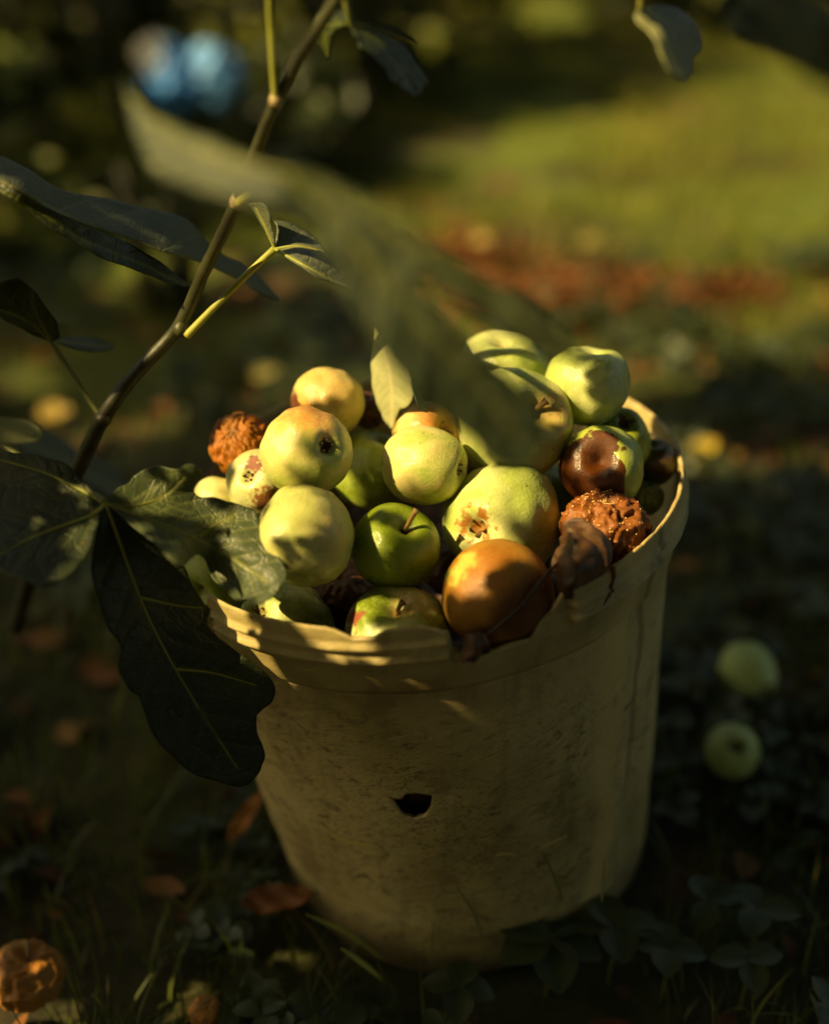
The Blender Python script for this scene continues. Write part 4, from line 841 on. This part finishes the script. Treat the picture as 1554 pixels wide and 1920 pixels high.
LITD = [(460, 1040, .68), (500, 1060, .677), (490, 1100, .672), (470, 1010, .685), (450, 980, .69), (735, 680, .76), (725, 730, .765), (755, 730, .755), (440, 1050, .68), (480, 1080, .675), (450, 1100, .675), (312, 936, .685), (400, 575, .735), (430, 545, .73), (470, 505, .725), (560, 450, .72), (530, 440, .72), (500, 240, .655), (512, 100, .63), (490, 355, .66), (420, 430, .70), (1270, 870, .80), (1265, 920, .79), (1240, 970, .77), (45, 1800, CD), (55, 1785, CD), (60, 820, .66), (1240, 80, .62), (600, 400, .43), (680, 490, .43), (740, 590, .445), (560, 350, .425), (470, 325, .43), (330, 255, .43), (640, 440, .43), (260, 190, .435), (400, 300, .43), (800, 660, .455), (840, 740, .46), (760, 640, .452), (900, 545, .455), (780, 460, .448), (700, 560, .45), (900, 800, .466), (960, 780, .468), (1316, 843, (WZ(1316, 843, .02) - CAM).dot(FW)), (104, 776, (WZ(104, 776, .02) - CAM).dot(FW)), (495, 702, (WZ(495, 702, .02) - CAM).dot(FW)), (1400, 1225, (WZ(1400, 1225, .04) - CAM).dot(FW)), (1270, 130, .62)]
SHADE = [(680, 1010), (700, 985), (690, 1045), (665, 1020), (715, 1000), (720, 1060), (740, 1090), (1040, 800), (1045, 830), (1120, 690), (1150, 720), (1140, 760), (1090, 770), (1115, 730), (1100, 665), (650, 1400), (750, 1400), (850, 1400), (950, 1400), (1050, 1400), (1150, 1400), (550, 1400), (600, 1330), (700, 1300), (800, 1300), (900, 1300), (1000, 1290), (1100, 1250), (1180, 1200), (600, 1500), (700, 1550), (800, 1600), (900, 1550), (1000, 1550), (1100, 1500), (1180, 1450), (700, 1700), (850, 1720), (1000, 1680), (1100, 1620),
         (1020, 980), (1000, 1020), (960, 970), (740, 1030), (700, 1010), (780, 1060), (620, 1000), (600, 1050), (570, 1060), (640, 960), (700, 880), (690, 930), (595, 860), (560, 850), (640, 870), (1120, 890), (1080, 900), (1160, 890), (950, 830), (1000, 850), (1000, 780), (980, 1130), (960, 1170), (1000, 1110), (580, 1150), (600, 1170), (760, 1150), (790, 1160), (740, 1010), (620, 770), (790, 930), (850, 900), (1100, 740), (1060, 1040), (1100, 1010),
         (620, 1200), (450, 1200), (800, 1210), (900, 1260), (1000, 1230), (1100, 1130), (1200, 1060), (1000, 1080)]
for i in range(140):
    SHADE.append((rnd.uniform(480, 1240), rnd.uniform(1275, 1420)))
for i in range(90): SHADE.append((rnd.uniform(1250, 1560), rnd.uniform(1430, 1910)))
for i in range(200):
    SHADE.append((rnd.uniform(-60, 420), rnd.uniform(1480, 1740) if i % 2 else rnd.uniform(1740, 1960)) if i % 2 else (rnd.uniform(160, 520), rnd.uniform(1740, 1960)))
for i in range(520):
    x_, y_ = rnd.uniform(0, 1550), rnd.uniform(1000, 1915)
    if not (x_ < 150 and y_ > 1720): SHADE.append((x_, y_))
for i in range(40): SHADE.append((rnd.choice([rnd.uniform(40, 380), rnd.uniform(1300, 1540)]), rnd.uniform(700, 1100)))
lit2 = np.array([s2(surf(*p)) for p in LIT] + [s2(surf(*p)) for p in LITD])
shp = [surf(*p) for p in SHADE] + [W(1280, 60, .66), W(1250, 30, .66), W(1450, 50, .44), W(1500, 100, .43), W(1550, 140, .42), W(1400, 20, .46), W(300, 1200, .67), W(230, 1020, .672), W(260, 1060, .67), W(300, 1100, .67), W(215, 1080, .662), W(330, 1080, .673), W(200, 1020, .66), W(380, 1300, .69), W(250, 1100, .66), W(100, 950, .68), W(30, 900, .68), W(450, 1350, .71)]
def fig_shape(R_, g):   # five-lobed leaf outline in its own plane
    o = []; base = g.uniform(0, 6.28)
    for k in range(40):
        a = 2 * math.pi * k / 40; lob = .72 + .28 * abs(math.cos(2.5 * a)) ** .8 if abs(a - math.pi) < 2.7 else .35
        o.append((R_ * lob * math.cos(a + base), R_ * lob * math.sin(a + base)))
    return o
cvs, cfs, cen = [], [], []; cov = np.zeros(len(shp), bool); shs = np.array([s2(p) for p in shp]); g = random.Random(3)
for i in range(len(shp)):
    for tr in range(40):
        if cov[i]: break
        for R_ in (.11, .09, .07, .055, .042, .03, .022, .015, .010, .007):
            jit = Vector((g.uniform(-1, 1), g.uniform(-1, 1), g.uniform(-1, 1))) * R_ * .6
            t = g.uniform(.45, 1.7) if R_ > .02 else g.uniform(.38, 1.2)
            c = shp[i] + SUN * t + jit; k2 = s2(c)
            if np.hypot(*(lit2 - k2).T).min() < R_ * 1.03 + .0035 or np.hypot(*(shs[i] - k2)) > R_ * .72: continue
            x, y, d = proj(c)
            if d > -R_ and d > .0 and (-R_ * F / max(d, .05) - 60 < x < 1554 + 60 + R_ * F / max(d, .05)) and (y > -60 - R_ * F / max(d, .05)): continue
            if (c - CAM).length < .25: continue
            o = len(cvs); cvs.append(c + SUN * .004)
            nz = (SUN + Vector((g.uniform(-.3, .3), g.uniform(-.3, .3), g.uniform(-.3, .3)))).normalized()
            ol = fig_shape(R_, g)
            for (a_, b_) in ol:
                p = c + su * a_ + sv * b_; p = p - SUN * ((p - c).dot(nz) / nz.dot(SUN)); cvs.append(p)
            for k in range(40): cfs.append((o, o + 1 + k, o + 1 + (k + 1) % 40))
            cen.append((c, R_)); cov |= np.hypot(*(shs - k2).T) < R_ * .7; break
g2 = np.random.RandomState(21)
gl = []
for i in range(420):
    yy_ = g2.uniform(.8, 2.6); gl.append((g2.uniform(.05 if yy_ < 1.8 else -.15, 1.3), yy_))
gl += [(g2.uniform(.28, .95), g2.uniform(.3, .8)) for _ in range(26)]
lit3 = np.r_[lit2, np.array([s2(Vector((x, y, 0))) for x, y in gl]), [s2(W(340, 142, 1.92))], [s2(W(120, 300, 1.9))], [s2(W(250, 400, 1.9))], [s2(Vector((.12, 2.25, .15)))], [s2(Vector((.3, 2.2, .05)))]]
rad3 = np.r_[np.full(len(lit2), .005), np.full(len(gl), .0), [.06, .05, .05, .12, .1]]
for i in range(6500):  # further unseen leaves, added to hold back sky light
    R_ = g2.uniform(.06, .13); c = Vector((g2.uniform(-2.4, 1.9), g2.uniform(-2.3, 1.3), g2.uniform(.35, 2.3)))
    if (c - CAM).length < .5 or (c - Vector((0, 0, .3))).length < .75: continue
    if c.z < 1.2 and c.y > -.9: continue
    x, y, d = proj(c)
    if d > -R_ and (-R_ * F / max(d, .05) - 90 < x < 1554 + 90 + R_ * F / max(d, .05)) and (y > -90 - R_ * F / max(d, .05)): continue
    k2 = s2(c)
    if (np.hypot(*(lit3 - k2).T) - rad3).min() < R_ * 1.02: continue
    o = len(cvs); cvs.append(c + SUN * .004)
    nz = Vector(g2.normal(0, .45, 3) + np.array([0, 0, 1])).normalized(); ta = nz.orthogonal().normalized(); tb_ = nz.cross(ta)
    for (a_, b_) in fig_shape(R_, g): cvs.append(c + ta * a_ + tb_ * b_)
    for k in range(40): cfs.append((o, o + 1 + k, o + 1 + (k + 1) % 40))
    cen.append((c, R_)); cov |= np.hypot(*(shs - k2).T) < R_ * .6
print('canopy leaves', len(cen), 'uncovered', int((~cov).sum()))
can = empty('added_fig_tree', Vector((-.9, -.75, 0))); tag(can, 'unseen fig crown added towards the sun to dapple the bucket with shade', 'tree')
mo = mesh('crown', cvs, cfs, M['fig_far'], attrs={'vein': [0.] * len(cvs)}); under(mo, can)
hub = Vector((-.75, -.55, .95)); bv, bf = [], []
def addt(P, r_):
    a, f = tube_geo(P, r_, 6); o = len(bv); bv.extend(a); bf.extend([tuple(i + o for i in x) for x in f])
addt([Vector((-.95, -.8, -.05)), Vector((-.93, -.78, .4)), Vector((-.85, -.65, .75)), hub], [.03, .026, .02, .014])
under(mesh('trunk', bv, bf, M['bark']), can)
